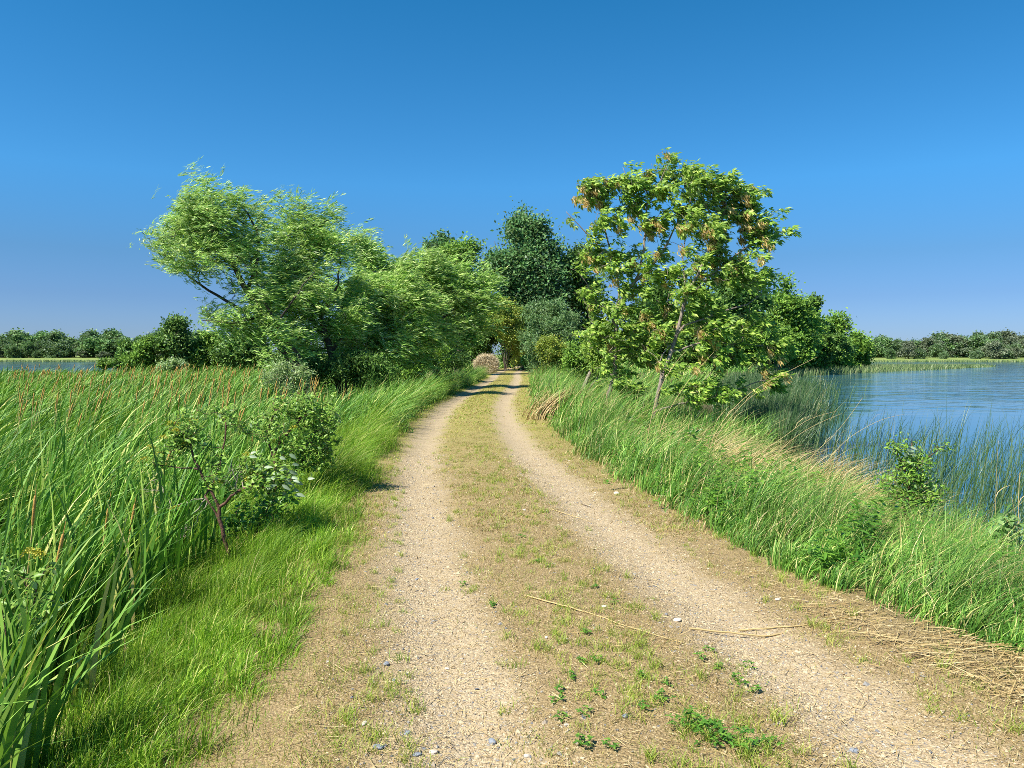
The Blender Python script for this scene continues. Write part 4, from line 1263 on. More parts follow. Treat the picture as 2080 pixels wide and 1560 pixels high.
def bulrushes():
    rng = np.random.default_rng(309)
    g = Geo()

    def stems(X, Y, h, w, seg=3, sp=.2, G=g, amp=.35):
        m = len(X)
        a = rng.normal(size=m) * .9; lean = np.stack([np.cos(a), np.sin(a)], 1)
        P = np.stack([X, Y, np.maximum(hgt(X, Y), WL - .5)], 1)
        P[:, 2] = WL - .12
        face = rng.normal(size=m) * .6
        V, q, t = blades(rng, P, h + .12, w * rng.uniform(.7, 1.3, m), lean, np.abs(rng.normal(size=m)) * amp, seg, face=face)
        G.add(V, q, t)
    # the bed behind the box elders
    n = 19000
    Y = logy(rng, n, 16, 66, .7); x0 = shoreR(Y) - .2; x1 = Y * np.interp(Y, [16, 20, 24, 30, 58, 66], [.37, .39, .41, .44, .43, .38]) * (1 + .06 * wob(Y * 0, Y, .8, 2) + .03 * wob(Y * 0, Y, 2.7, 5))
    v = rng.uniform(0, 1, n) ** 1.25; X = x0 + v * np.maximum(x1 - x0, .3)
    k = rng.uniform(0, 1, n) < (1.1 - 1.08 * smooth((v - .25) / .75)) * (.5 + .6 * clump(X, Y, .9, 3)); X, Y = X[k], Y[k]
    stems(X, Y, rng.uniform(.9, 1.55, len(X)), .009 + .00042 * Y)
    # thin stand near the right edge of the picture
    n = 3000
    Y = rng.uniform(8.5, 21, n); v = rng.uniform(0, 1, n); X = shoreR(Y) - .3 + v ** 1.2 * (.70 * Y - shoreR(Y) + 1.2)
    k = (X > .36 * Y) & (rng.uniform(0, 1, n) < (1.1 - .55 * v) * (1.15 - .055 * (Y - 9.5))); X, Y = X[k], Y[k]
    stems(X, Y, rng.uniform(.6, 1.6, len(X)), .011, 4, amp=.3)
    # the belt in front of the wooded point
    pol = np.array([(22, 64), (30, 84), (45, 104), (75, 136), (108, 172), (112, 188), (98, 186), (66, 165), (58, 136), (34, 100), (20, 70)], float)

    def inside(X, Y):
        r = np.zeros(len(X), bool); j = len(pol) - 1
        for i in range(len(pol)):
            c = ((pol[i, 1] > Y) != (pol[j, 1] > Y)) & (X < (pol[j, 0] - pol[i, 0]) * (Y - pol[i, 1]) / (pol[j, 1] - pol[i, 1] + 1e-9) + pol[i, 0])
            r ^= c; j = i
        return r
    n = 80000
    X = rng.uniform(18, 114, n); Y = rng.uniform(62, 190, n); k = inside(X, Y); X, Y = X[k], Y[k]
    g2 = Geo()
    stems(X, Y, rng.uniform(.5, 1.3, len(X)) * (1 - .5 * smooth((Y - 130) / 60)), .0006 * Y, 2, G=g2)
    n = 3600
    Y = rng.uniform(80, 138, n); X = shoreR(Y) - rng.uniform(-1, 4, n)
    stems(X, Y, rng.uniform(.9, 1.9, n), .0011 * Y, 2, G=g2)
    # pale reed line along the far shores
    n = 7500
    X = np.concatenate([rng.uniform(-250, -120, n // 2), rng.uniform(90, 260, n // 2)]); Y = 303 + rng.uniform(-2, 5, n)
    stems(X, Y, rng.uniform(.5, 1.2, n), .16, 2, G=g2)
    tag(g.build('bulrushes', M['bulrush'], smooth_sh=True), 'thin dark bulrush stems standing in the lake shallows', 'reeds', kind='stuff')
    tag(g2.build('reed_belt', M['bulrush_pale'], smooth_sh=True), 'pale reed belt along the far edges of the lake', 'reeds', kind='stuff')


bulrushes()


# ------------------------------------------------------------------ dogwoods and single plants
def leaf_whorls(rng, tips, dirs, per, L, W, spread=.02, wind=.45, up=.25, back=.10):
    n = len(tips)
    s = rng.uniform(0, 1, (n, per))
    P = (tips[:, None, :] - dirs[:, None, :] * (s * back)[:, :, None] + rng.normal(size=(n, per, 3)) * spread * 1.3).reshape(-1, 3)
    m = len(P)
    D = norm(rdir(rng, m) * .8 + np.repeat(dirs, per, 0) * .6 + WIND * wind + A(0, 0, up))
    Nn = norm(rdir(rng, m) * .55 + A(-.2, -.25, .8))
    return leafrich(P, D, Nn, L * rng.uniform(.65, 1.2, m), W * rng.uniform(.7, 1.15, m), .22)


def umbel(rng, c, r=.03):
    n = 110
    P = np.stack([rng.normal(size=n) * r * .55, rng.normal(size=n) * r * .55, np.zeros(n)], 1)
    P[:, 2] = .03 - 9 * (P[:, 0] ** 2 + P[:, 1] ** 2) + rng.uniform(-.012, .012, n)
    P = P + c
    g = Geo()
    V, t = leafgeo(P, rdir(rng, n), norm(rdir(rng, n) + A(0, 0, .8)), .012, .010)
    g.add(V, None, t)
    return g


def dogwood(seed, name, label, base, limbs, blobs, ntips, per, L, W, bark='red_bark', flowers=(), pale=None, dead=(), leafm='dogwood', group=None, gap=.4):
    rng = np.random.default_rng(seed)
    blobs = [(c, r * 1.28, w_) for c, r, w_ in blobs]
    tips = blob_points(rng, blobs, ntips, .36, gap, 3.0)
    sk = grow(rng, limbs, tips, .09, .15, .15)
    root = thing(name, label, 'shrub', base, group)
    wood(sk, .0018, .42, .0013).build('stems', M[bark], root, base, True)
    T = np.array([sk['pos'][i[-1]] for i in sk['tips']]); Dd = norm(np.array([sk['pos'][i[-1]] - sk['pos'][i[-2]] for i in sk['tips']]))
    V, q = leaf_whorls(rng, T, Dd, per, L, W)
    g = Geo(); g.add(V, q); g.build('foliage', M[leafm], root, base, True)
    if pale:
        c, n, r = pale
        P = c + rng.normal(size=(n, 3)) * r
        D = norm(WIND * .9 + rdir(rng, n) * .45 + A(0, -.1, .0)); Nn = norm(A(-.3, -.75, .45) + rdir(rng, n) * .35)
        V, q = leafrich(P, D, Nn, L * 1.45 * rng.uniform(.75, 1.2, n), W * 1.35, .2)
        g = Geo(); g.add(V, q); g.build('upturned_leaves', M['dogwood_pale'], root, base, True)
    for c in flowers:
        umbel(rng, c + A(0, -.03, .03), rng.uniform(.036, .055)).build('flower_cluster', M['flower'], root, base)
    for pl in dead:
        g = Geo(); pl = np.asarray(pl)
        s = np.linspace(0, 1, 12); k = np.linspace(0, 1, len(pl))
        P = np.stack([np.interp(s, k, pl[:, c]) for c in range(3)], 1); P[1:-1] += rng.normal(size=(10, 3)) * .012
        tube(g, P, np.linspace(.007, .002, 12), 5)
        for j in range(5):
            a = P[rng.integers(3, 11)]; tube(g, np.array([a, a + rdir(rng, 1)[0] * .1 + A(-.05, 0, -.02), a + rdir(rng, 1)[0] * .16 + A(-.09, 0, -.05)]), [.003, .002, .001], 3)
        g.build('dead_branch', M['dead_bark'], root, base, True)
    return root


def cp(cx, cy):
    """points measured in an enlarged view of the dogwood"""
    return 260 + .2693 * cx, 760 + .2693 * cy


d = 7.15
b = basept(467, d); b[2] = min(b[2], at(467, 1150, d)[2])
q = lambda *p: [(cp(x, y) + ((o[0],) if o else ())) for (x, y, *o) in p]
flw = [at(*cp(x, y), d + o) for x, y, o in ((330, 410, 0), (380, 410, .05), (405, 362, .05), (500, 385, .05), (375, 462, -.05), (285, 510, 0), (185, 585, 0), (140, 675, -.03), (440, 560, 0), (250, 635, 0), (485, 500, .05), (905, 640, .05), (930, 765, 0), (925, 815, -.05), (700, 850, .05), (380, 1040, 0))]
dogwood(401, 'dogwood_shrub', 'dogwood shrub with dark forked stem and yellow flower heads between verge and cattails', b,
        [(np.array([b] + [at(*p[:2], d + (p[2] if len(p) > 2 else 0)) for p in q((760, 1380), (715, 1180), (690, 1060), (600, 960), (580, 920))]), .0155, .006),
         (np.array([at(*p[:2], d) for p in q((700, 1080), (690, 1000), (640, 900), (560, 770), (500, 640), (480, 570))]), .014, .005),
         (np.array([at(*p[:2], d - .03) for p in q((705, 1050), (735, 930), (790, 885), (880, 860), (1000, 820))]), .013, .005),
         (np.array([at(*p[:2], d) for p in q((550, 740), (470, 700), (390, 680), (300, 720), (250, 690))]), .008, .003),
         (np.array([at(*p[:2], d + .1) for p in q((620, 870), (690, 700), (740, 420), (740, 330))]), .009, .003)],
        [B(*cp(430, 440), d, 26, 22, 1, dd=.0), B(*cp(320, 560), d, 26, 18), B(*cp(210, 650), d, 20, 14), B(*cp(490, 330), d, 26, 18), B(*cp(720, 320), d, 26, 18, dd=.1), B(*cp(880, 420), d, 24, 14, .7, dd=.15), B(*cp(550, 520), d, 28, 20, .8), B(*cp(1080, 800), d, 46, 28, 1.2, dd=-.05), B(*cp(960, 700), d, 30, 26, .9),
         B(*cp(720, 850), d, 26, 16, .5), B(*cp(640, 650), d, 28, 26, .4)],
        330, 7, .054, .025, flowers=flw, pale=(at(*cp(1090, 770), d - .1), 40, A(.12, .05, .085)),
        dead=[[at(*cp(x, y), d) for x, y in pl] for pl in ([(580, 930), (470, 960), (330, 995), (160, 1005)], [(590, 940), (500, 1040), (440, 1120), (380, 1210), (300, 1330)], [(600, 970), (520, 1090), (460, 1200), (330, 1290)], [(830, 870), (800, 780), (780, 700), (770, 650)], [(870, 860), (850, 770), (840, 690)], [(330, 995), (270, 860), (250, 730)])])

d = 9.2
b = basept(545, d)
dogwood(402, 'dogwood_shrub', 'rounded dogwood shrub with reddish stems behind the forked one', b,
        [(np.array([b, at(560, 960, d), at(556, 915, d), at(585, 880, d), at(620, 840, d)]), .018, .006),
         (np.array([at(556, 930, d), at(540, 880, d), at(560, 830, d)]), .011, .004),
         (np.array([b + A(.06, .05, 0), at(600, 950, d + .1), at(640, 910, d + .2), at(655, 880, d + .2)]), .013, .004)],
        [B(640, 845, d, 42, 36, 1.2), B(600, 820, d, 36, 22), B(650, 885, d, 32, 42), B(570, 860, d, 36, 32), B(620, 900, d, 44, 40), B(640, 930, d, 36, 26), B(590, 930, d, 32, 26, .7), B(530, 870, d, 24, 30, .5)],
        560, 7, .055, .027, flowers=(at(560, 905, d), at(610, 900, d), at(600, 875, d - .2)), gap=.35)

d = 7.6
b = basept(515, d)
dogwood(403, 'leafy_shrub', 'low fresh green shoots growing behind the forked dogwood stem', b,
        [(np.array([b, at(520, 1080, d), at(545, 1030, d)]), .007, .003), (np.array([b, at(500, 1090, d), at(480, 1040, d)]), .007, .003)],
        [B(535, 1060, d, 52, 44), B(480, 1090, d, 40, 40, .8), B(560, 1010, d, 36, 26, .8), B(570, 1080, d, 26, 26, .7)], 150, 6, .07, .038, leafm='weed')

d = 4.2
b = basept(45, d, 0)
dogwood(404, 'dogwood_shrub', 'straggling dogwood at the left edge, pale leaves among cattail stems', b,
        [(np.array([b, at(40, 1330, d), at(60, 1240, d), at(90, 1160, d)]), .009, .003), (np.array([b, at(20, 1300, d), at(-20, 1200, d)]), .009, .003)],
        [B(75, 1165, d, 36, 22), B(50, 1230, d, 50, 24), B(10, 1140, d, 40, 30), B(20, 1290, d, 44, 20, .6)], 44, 5, .06, .026, flowers=(at(85, 1143, d), at(70, 1135, d)))

d = 8.4
b = basept(1835, d)
dogwood(405, 'dogwood_shrub', 'dark dogwood with ragged twig ends sticking up in front of the lake', b,
        [(np.array([b, at(1845, 1000, d), at(1850, 950, d), at(1852, 900, d)]), .013, .005), (np.array([at(1848, 970, d), at(1880, 930, d), at(1920, 905, d)]), .008, .003), (np.array([at(1845, 980, d), at(1830, 935, d), at(1812, 905, d)]), .008, .003)],
        [B(1855, 898, d, 16, 18, 1.2), B(1890, 895, d, 12, 10), B(1918, 908, d, 16, 8, 1), B(1815, 910, d, 16, 14), B(1850, 930, d, 34, 18), B(1855, 955, d, 32, 24), B(1830, 975, d, 40, 26), B(1870, 1000, d, 44, 24), B(1850, 1020, d, 40, 24)],
        420, 6, .05, .022, pale=(at(1845, 925, d - .1), 9, A(.05, .03, .07)), gap=.5)

d = 6.3
for (i, (px, py, lab)) in enumerate(((2040, 1075, 'pale broad-leaved weed at the right edge above the bank grass'), (1985, 1200, 'pale broad-leaved weed low in the right-hand bank grass, ahead of the dark leaves'))):
    dd = d - i * .9
    b = basept(px - 10, dd)
    dogwood(410 + i, 'broadleaf_weed', lab, b, [(np.array([b, b * .5 + at(px, py, dd) * .5, at(px, py - 20, dd)]), .006, .002)],
            [B(px, py + 10, dd, 24, 34)], 20, 4, .075, .05, bark='stalk', leafm='goosefoot', gap=.0)

d = 12.2
for (i, (px, py, dd, lab)) in enumerate(((1385, 905, 12.4, 'leafy weed on a dark stem, leaves streaming in the wind below the leaning box elder'), (1260, 880, 15.6, 'bright milkweed-like plant beside the darker box elder trunk'))):
    b = basept(px - 5, dd)
    dogwood(420 + i, 'broadleaf_weed', lab, b, [(np.array([b, at(px - 4, 930 - 40 * i, dd), at(px, py - 25, dd)]), .009, .003)],
            [B(px, py, dd, 30, 34), B(px + 25, py - 15, dd, 26, 18)], 26, 4, .14, .05, bark='dark_bark' if i == 0 else 'stalk', leafm='goosefoot' if i else 'weed', gap=.0)


def clover():
    rng = np.random.default_rng(430)
    d = 10.6
    b = basept(1490, d)
    root = thing('yellow_clover', 'patch of small yellow flowers in the bank grass below the dry stalks', 'wildflower', b)
    root['kind'] = 'stuff'
    gs, gf = Geo(), Geo()
    for k in range(60):
        x, y = b[0] + rng.normal() * .33, b[1] + rng.normal() * .4
        h = rng.uniform(.3, .72); p = A(x, y, ground_at(x, y))
        P = np.array([p, p + A(.06, 0, .5) * h, p + A(.24, .03, .95) * h])
        tube(gs, P, [.003, .0025, .0015], 3)
        m = 22
        t = rng.uniform(.45, 1, m)
        Q = p + (P[2] - p) * t[:, None] + rng.normal(size=(m, 3)) * .03
        V, tt = leafgeo(Q, rdir(rng, m), rdir(rng, m), .016, .012); gf.add(V, None, tt)
    gs.build('stems', M['verge'], root, b); gf.build('flowers', M['yflower'], root, b)


clover()


def dry_reed(seed, label, d, pts, r=.006, plume=False, n=24, group='long dead grass stalks arching over the bank'):
    rng = np.random.default_rng(seed)
    pl = np.array([at(p[0], p[1], d + (p[2] if len(p) > 2 else 0)) for p in pts])
    base = pl[0].copy(); base[2] = min(base[2], ground_at(base[0], base[1])) ; pl = np.concatenate([[base], pl])
    s = np.concatenate([[0], np.cumsum(np.linalg.norm(np.diff(pl, axis=0), axis=1) + 1e-6)]); tt = np.linspace(0, s[-1], n)
    P = np.stack([np.interp(tt, s, pl[:, c]) for c in range(3)], 1)
    for _ in range(4): P[1:-1] = .5 * P[1:-1] + .25 * (P[:-2] + P[2:])
    g = Geo(); tube(g, P, np.linspace(r, r * .35, n), 5)
    for k in range(3):
        i = rng.integers(4, n - 5); V, q_, t = blades(rng, P[i:i + 1], A(rng.uniform(.15, .3)), A(.008), np.array([[1., .1]]), A(1.2), 4); g.add(V, q_, t)
    o = g.build('dry_stalk', M['dry'], None, base, True)
    tag(o, label, 'dead stalk', group)


dry_reed(501, 'straight yellow stalk crossing in front of the leaning box elder trunk', 11.5, [(1305, 960), (1320, 860), (1335, 800), (1365, 745), (1395, 710)], .0065)
dry_reed(502, 'long yellow stalk slanting up right of the leaning box elder trunk', 11.5, [(1335, 890), (1360, 830), (1400, 770), (1450, 715)], .0065)
dry_reed(503, 'longest dead stalk, rising far to the right above the reed bed', 11.0, [(1440, 900), (1470, 850), (1530, 790), (1600, 755), (1660, 725)], .006)
dry_reed(504, 'long dead stalk just below the longest one, parallel to it', 11.0, [(1450, 890), (1490, 840), (1530, 800), (1580, 775)], .0055)
dry_reed(505, 'dead stalk arching out over the water with its tip furthest toward the reflection', 10.5, [(1540, 920), (1590, 890), (1640, 850), (1700, 835)], .005)
dry_reed(506, 'lower arching dead stalk over the water below the other arch', 10.4, [(1560, 940), (1610, 890), (1660, 860), (1710, 840)], .005)
dry_reed(507, 'thin stiff dead stalk pointing to the upper right at the tawny sheaf', 9.8, [(1640, 930), (1690, 890), (1730, 840), (1752, 808)], .0045)
dry_reed(508, 'pale dead stalk with drooping tip in front of open water', 9.6, [(1660, 960), (1720, 890), (1790, 850), (1835, 842)], .0045)
dry_reed(509, 'dead stalk in the grass left of the yellow flowers, arching right', 11.5, [(1440, 890), (1460, 845), (1480, 825)], .005)
dry_reed(510, 'short curved dead stalk above the yellow flowers', 11.5, [(1480, 900), (1510, 870), (1550, 858)], .005)
dry_reed(511, 'dead stalk leaning low over the track edge, tip in the bank grass', 9.2, [(1300, 1030), (1360, 1000), (1420, 970), (1480, 950)], .0055, group='dead stalks lying along the bank edge')
dry_reed(512, 'second dead stalk leaning low over the track edge, nearer the viewer', 8.4, [(1380, 1020), (1430, 1000), (1490, 970), (1560, 940)], .0055, group='dead stalks lying along the bank edge')
dry_reed(513, 'grey leafless stem standing at the right edge in front of the lake', 6.4, [(2074, 1150), (2070, 1080), (2068, 1020), (2072, 960)], .007, group='dead stems at the right edge')
dry_reed(514, 'thin brown dead stem left of the grey one, among bulrushes', 8.0, [(2020, 1120), (2022, 1040), (2024, 960), (2028, 895)], .0035, group='dead stems at the right edge')
dry_reed(515, 'broken bent stem leaning onto the grey leafless one', 6.4, [(2072, 1090), (2064, 1050), (2055, 1010)], .004, group='dead stems at the right edge')


def lying(seed, label, pts, r, name='dry_stalk', mat='dry'):
    g = Geo()
    P = []
    for (px, py) in pts:
        dd = CAMH * F / (py - 722); x = at(px, py, dd)[0]
        P.append(A(x, dd, ground_at(x, dd) + r + .004))
    P = np.array(P); s = np.linspace(0, 1, 24); k = np.linspace(0, 1, len(P))
    Q = np.stack([np.interp(s, k, P[:, c]) for c in range(3)], 1)
    rng = np.random.default_rng(seed); Q[1:-1] += rng.normal(size=(22, 3)) * A(.003, .003, .001)
    tube(g, Q, np.linspace(r, r * .35, 24), 6)
    tag(g.build(name, M[mat], None, P[0], True), label, 'dead stalk', 'dead stalks lying on the track')


lying(1, 'long straw-coloured stalk lying across the middle of the track', [(1066, 1221), (1100, 1232), (1180, 1255), (1260, 1283), (1340, 1306), (1390, 1318)], .006)
lying(2, 'thin pale stalk lying behind the long one, near the right rut', [(1122, 1040), (1180, 1052), (1200, 1056)], .0045)
lying(3, 'short straight straw near the foot of the picture', [(1300, 1402), (1370, 1400), (1432, 1393)], .003)
lying(4, 'bundle stalk reaching from the straw pile onto the right rut', [(1400, 1285), (1560, 1290), (1700, 1262), (1800, 1236)], .006)
lying(5, 'curved stalk at the front of the straw pile', [(1500, 1275), (1620, 1278), (1740, 1262), (1850, 1215)], .005)
lying(6, 'dark fallen twig at the right edge of the right rut', [(1180, 1020), (1205, 1028)], .005, 'fallen_twig', 'bark')


def path_weeds():
    rng = np.random.default_rng(440)
    big = {(1440, 1528): 'largest leafy clover clump at the bottom of the track', (1395, 1500): 'clover sprig left of the largest clump', (1500, 1540): 'clover sprig right of the largest clump',
           (1560, 1535): 'small clover sprig furthest right at the bottom edge', (1500, 1400): 'dark leafy weed at the inner edge of the right rut', (1345, 1445): 'upright pale weed in the middle of the track', (1178, 1532): 'dark mossy weed at the bottom near the left rut'}
    small = [(1205, 1205), (1190, 1300), (1178, 1360), (1215, 1360), (1160, 1392), (1350, 1410), (1460, 1370), (1425, 1352), (1440, 1330), (1310, 1460), (1405, 1475), (1300, 1395), (1130, 1440), (1185, 1470), (1140, 1478), (1440, 1495), (1455, 1500), (1530, 1415), (1220, 1430), (1140, 1420), (905, 910), (1090, 1150), (1250, 1240), (940, 1190), (1060, 1100), (1240, 1540), (1520, 1355), (1000, 1240)]
    for (px, py) in list(big) + small:
        dd = CAMH * F / (py - 722); x = at(px, py, dd)[0]; b = A(x, dd, ground_at(x, dd))
        lab = big.get((px, py))
        s = (.08 if 'largest' in (lab or '') else .05) if lab else .035
        k = (24 if 'largest' in (lab or '') else 11) if lab else 6
        a = rng.uniform(0, 6.28, k); rad = rng.uniform(.1, 1, k) ** .7 * s; hh = s * rng.uniform(.3, 1.1, k) * (1.2 - rad / s * .6)
        tip = b + np.stack([np.cos(a) * rad, np.sin(a) * rad, hh], 1)
        if not lab: lab = 'little green weed sprouting on the track'
        root = thing('clover_weed' if 'clover' in lab else 'small_weed', lab, 'weed', b, 'weeds sprouting on the track')
        gs = Geo()
        for p in tip: tube(gs, np.array([b, (b + p) * .5 + A(0, 0, s * .15), p]), [.0014, .0012, .0008], 3, False)
        gs.build('stem', M['verge'], root, b)
        Ps, Ds = [], []
        for j in range(3):
            aa = a + j * 2.094; Ps.append(tip); Ds.append(np.stack([np.cos(aa), np.sin(aa), np.full(k, .25)], 1))
        Ps, Ds = np.concatenate(Ps), norm(np.concatenate(Ds) + rdir(rng, 3 * k) * .2)
        V, q_ = leafrich(Ps, Ds, norm(rdir(rng, 3 * k) * .3 + A(0, 0, 1)), rng.uniform(.016, .026, 3 * k) * (1.25 if s > .05 else .9), rng.uniform(.009, .014, 3 * k))
        g = Geo(); g.add(V, q_); g.build('foliage', M['weed'], root, b, True)


path_weeds()


def stones():
    rng = np.random.default_rng(450)
    import bmesh
    lst = [(1000, 1505, .020, 'stone_grey', 'flat blue-grey stone in the left rut at the bottom'), (768, 1534, .020, 'stone_grey', 'blue-grey stone, larger of the pair left of the left rut'), (780, 1530, .012, 'stone_grey', 'smaller grey stone of the pair left of the left rut'),
           (847, 1541, .014, 'stone_grey', 'dark grey stone at the bottom edge of the left rut'), (828, 1495, .013, 'stone_grey', 'grey stone beside a pale pebble in the left rut'), (847, 1170, .016, 'stone_grey', 'dark stone in the left rut beyond the grass tuft'),
           (740, 1482, .014, 'stone_pale', 'pale stone at the left edge of the left rut'), (880, 1530, .016, 'stone_pale', 'pale stone right of the dark grey one'), (908, 1352, .012, 'stone_pale', 'pale stone in the middle of the left rut'),
           (1376, 1263, .022, 'stone_pale', 'pale stone at the inner edge of the right rut'), (1580, 1224, .02, 'stone_pale', 'pale stone in the right rut near the straw'), (1227, 1245, .016, 'stone_pale', 'whitish stone above the long fallen stalk'),
           (1735, 1530, .018, 'stone_grey', 'dark grey stone in the right rut at the bottom'), (800, 1385, .011, 'stone_grey', 'small dark stone in the left rut'), (1110, 1310, .011, 'stone_pale', 'small pale stone left of the long fallen stalk'),
           (1070, 1540, .013, 'stone_pale', 'pale stone at the bottom between the ruts'), (1252, 1005, .028, 'stone_pale', 'pale stone at the outer edge of the right rut'), (1270, 1475, .014, 'stone_grey', 'grey flake in the middle of the track near the bottom'),
           (785, 1352, .018, 'stone_grey', 'dark lump at the outer edge of the left rut')]
    for (px, py, r, m, lab) in lst:
        dd = CAMH * F / (py - 722); x = at(px, py, dd)[0]; b = A(x, dd, ground_at(x, dd))
        bm = bmesh.new(); bmesh.ops.create_icosphere(bm, subdivisions=3, radius=1)
        sc3 = A(rng.uniform(1.0, 1.35), rng.uniform(.7, 1), rng.uniform(.45, .65)); ph = rng.uniform(0, 6, 6)
        for v in bm.verts:
            c = np.array(v.co)
            f = 1 + .10 * math.sin(3 * c[0] + ph[0]) * math.cos(2.5 * c[1] + ph[1]) + .08 * math.sin(4 * c[2] + ph[2] + 2 * c[0]) + .03 * math.sin(9 * c[1] + ph[3])
            v.co = Vector(c * f * sc3 * r)
        me = bpy.data.meshes.new('stone'); bm.to_mesh(me); bm.free()
        me.polygons.foreach_set('use_smooth', np.full(len(me.polygons), True)); me.materials.append(M[m])
        o = bpy.data.objects.new('stone', me); COL.objects.link(o); o.location = (b[0], b[1], b[2] + r * .3); o.rotation_euler = (0, 0, rng.uniform(0, 6))
        tag(o, lab, 'stone', 'stones on the track')


stones()


def cattail_spikes():
    rng = np.random.default_rng(460)
    lst = []
    # seen ones near the viewer
    for (px, py, d) in ((283, 905, 8.2), (30, 985, 5.2), (232, 1010, 6.2), (180, 1000, 6.0), (60, 1070, 5.0), (500, 880, 11), (520, 860, 12), (455, 825, 14), (462, 830, 13.5), (345, 835, 13), (130, 835, 13), (160, 800, 18), (565, 790, 17), (400, 800, 17),
                        (680, 790, 22), (672, 800, 21), (690, 792, 22.5), (720, 790, 23), (640, 800, 20), (702, 780, 24), (610, 810, 16), (590, 800, 18), (445, 800, 16), (150, 780, 22), (205, 790, 20), (300, 790, 21)):
        lst.append((px, py, d))
    for k in range(235):
        d = float(logy(rng, 1, 13, 58, .7)[0]); lst.append((rng.uniform(0, 640 if d < 27 else 520), None, d))
    gsp = Geo(); P = np.array([(0, 0, 0), (0, 0, .03), (0, 0, .18), (0, 0, .215), (0, 0, .22)]) * 1.0
    tube(gsp, P, [.006, .0105, .011, .008, .003], 8); tube(gsp, np.array([(0, 0, .215), (0, 0, .30)]), [.003, .0012], 5)
    for i, (px, py, d) in enumerate(lst):
        x = at(px, 722, d)[0]; gz = ground_at(x, d)
        zt = at(px, py, d)[2] if py else gz + rng.uniform(1.45, 1.75)
        b = A(x, d, gz)
        hgt_ = max(zt - gz - .28, .6)
        lean = A(.16, .03, 0) * rng.uniform(.3, 1.6) * hgt_
        root = thing('cattail_spike', 'brown cattail head on its stalk rising out of the marsh leaves', 'cattail', b, 'brown cattail heads in the marsh')
        gk = Geo(); top = b + lean + A(0, 0, hgt_); mid = b + lean * .35 + A(0, 0, hgt_ * .55)
        f = 1 + max(0, (d - 14) / 30)
        tube(gk, np.array([b, mid, top]), [.006 * f, .005 * f, .004 * f], 5); gk.build('stalk', M['stalk'], root, b, True)
        o = bpy.data.objects.new('seed_head', bpy.data.meshes.get('seed_head') or gsp.build('seed_head', M['spike'], None, None, True).data)
        if i == 0:
            tmp = bpy.data.objects.get('seed_head'); bpy.data.objects.remove(tmp); o.name = 'seed_head'
        COL.objects.link(o); o.parent = root; o.location = tuple(top - b); v = norm(top - mid)
        o.rotation_euler = Vector(v).to_track_quat('Z', 'Y').to_euler(); s = rng.uniform(.85, 1.15); o.scale = (f * s, f * s, s)


cattail_spikes()


# ------------------------------------------------------------------ the air between here and the far shore
HAZE = 0


def haze():
    x, y0, y1, z0, z1 = 1600, -80, 3100, -6, 60
    V = [(-x, y0, z0), (x, y0, z0), (x, y1, z0), (-x, y1, z0), (-x, y0, z1), (x, y0, z1), (x, y1, z1), (-x, y1, z1)]
    m, nt, out = newmat('haze_air')
    v = N(nt, 'VolumePrincipled'); v.inputs['Color'].default_value = (.86, .92, 1, 1); v.inputs['Density'].default_value = HAZE; v.inputs['Anisotropy'].default_value = .2
    nt.links.new(v.outputs[0], out.inputs['Volume'])
    o = mk('haze', V, [np.array([(0, 3, 2, 1), (4, 5, 6, 7), (0, 1, 5, 4), (1, 2, 6, 5), (2, 3, 7, 6), (3, 0, 4, 7)])], m)
    tag(o, kind='stuff')


if HAZE: haze()

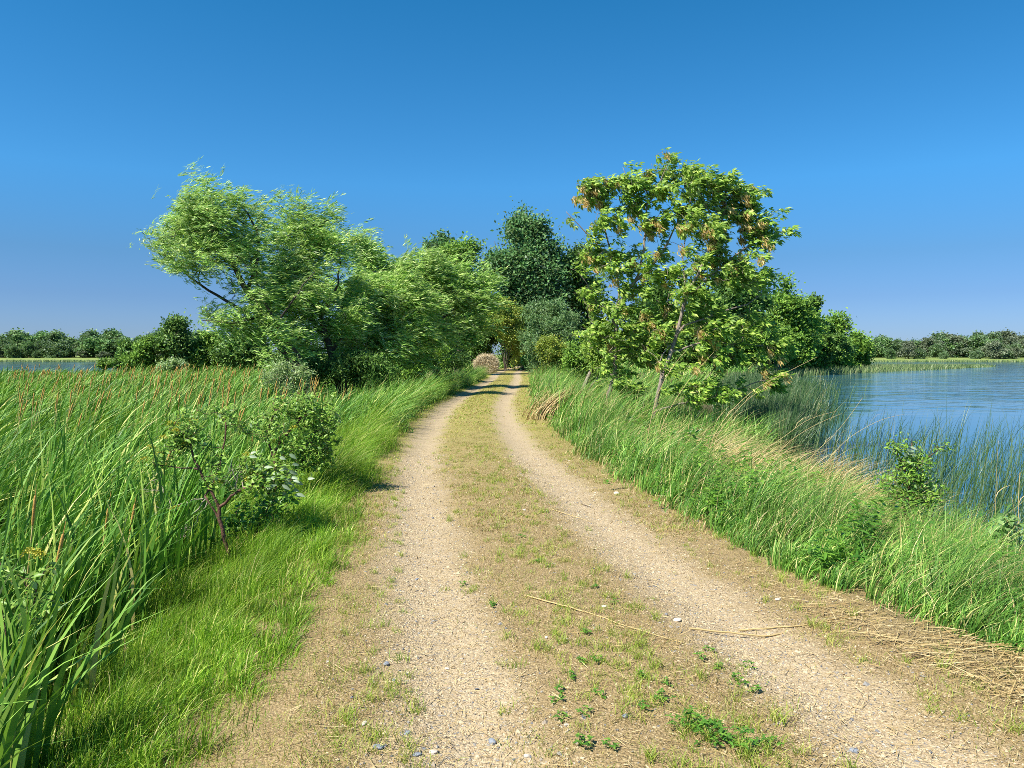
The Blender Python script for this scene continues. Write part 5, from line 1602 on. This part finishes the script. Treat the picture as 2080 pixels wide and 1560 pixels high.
# ------------------------------------------------------------------ camera, sun and sky
cam = bpy.data.cameras.new('camera'); co = bpy.data.objects.new('camera', cam); COL.objects.link(co)
co.location = (0, 0, CAMH); co.rotation_euler = (math.pi / 2 - PITCH, 0, 0)
cam.sensor_fit = 'HORIZONTAL'; cam.sensor_width = 36; cam.lens = 36 * F / 2080
cam.clip_start = .05; cam.clip_end = 6000
sc.camera = co
EL = math.radians(52); AZ = math.atan2(-.82, -.57)     # the sun stands left and a little behind the viewer
sd = Vector((math.sin(AZ) * math.cos(EL), math.cos(AZ) * math.cos(EL), math.sin(EL)))
sun = bpy.data.lights.new('sun', 'SUN'); sun.energy = 5.0; sun.angle = math.radians(.53); sun.color = (1.0, .95, .86)
so = bpy.data.objects.new('sun', sun); COL.objects.link(so); so.rotation_euler = (-sd).to_track_quat('-Z', 'Y').to_euler()
so.location = (-20, -10, 40)
w = bpy.data.worlds.new('World'); sc.world = w; w.use_nodes = True
nt = w.node_tree; nt.nodes.clear()
sky = nt.nodes.new('ShaderNodeTexSky'); sky.sky_type = 'NISHITA'; sky.sun_disc = False
sky.sun_elevation = EL; sky.sun_rotation = AZ; sky.altitude = 300; sky.air_density = 1.0; sky.dust_density = .6; sky.ozone_density = 2.5
bg = nt.nodes.new('ShaderNodeBackground'); bg.inputs[1].default_value = .1
out = nt.nodes.new('ShaderNodeOutputWorld')
tc = nt.nodes.new('ShaderNodeTexCoord'); sx = nt.nodes.new('ShaderNodeSeparateXYZ'); nt.links.new(tc.outputs['Generated'], sx.inputs[0])
rp = nt.nodes.new('ShaderNodeValToRGB'); e = rp.color_ramp.elements     # a polarised, deeper blue than the plain model sky
for i_, (p_, c_) in enumerate(((.0, (.34, .47, .80)), (.03, (.29, .42, .72)), (.07, (.25, .385, .64)), (.12, (.23, .42, .62)), (.21, (.214, .60, .85)), (.41, (.112, .572, .80)), (1.0, (.105, .53, .77)))):
    el_ = e[i_] if i_ < 2 else e.new(p_)
    el_.position = p_; el_.color = (*c_, 1)
nt.links.new(sx.outputs['Z'], rp.inputs[0])
mx = nt.nodes.new('ShaderNodeMix'); mx.data_type = 'RGBA'; mx.blend_type = 'MULTIPLY'; mx.inputs[0].default_value = 1
nt.links.new(sky.outputs[0], mx.inputs[6]); nt.links.new(rp.outputs[0], mx.inputs[7]); nt.links.new(mx.outputs[2], bg.inputs[0]); nt.links.new(bg.outputs[0], out.inputs[0])
sc.view_settings.view_transform = 'Standard'; sc.view_settings.look = 'None'
sc.view_settings.exposure = .9; sc.view_settings.gamma = 1
sc.cycles.max_bounces = 10; sc.cycles.diffuse_bounces = 7; sc.cycles.glossy_bounces = 3; sc.cycles.transmission_bounces = 7
sc.cycles.use_denoising = False
sc.cycles.filter_width = .85
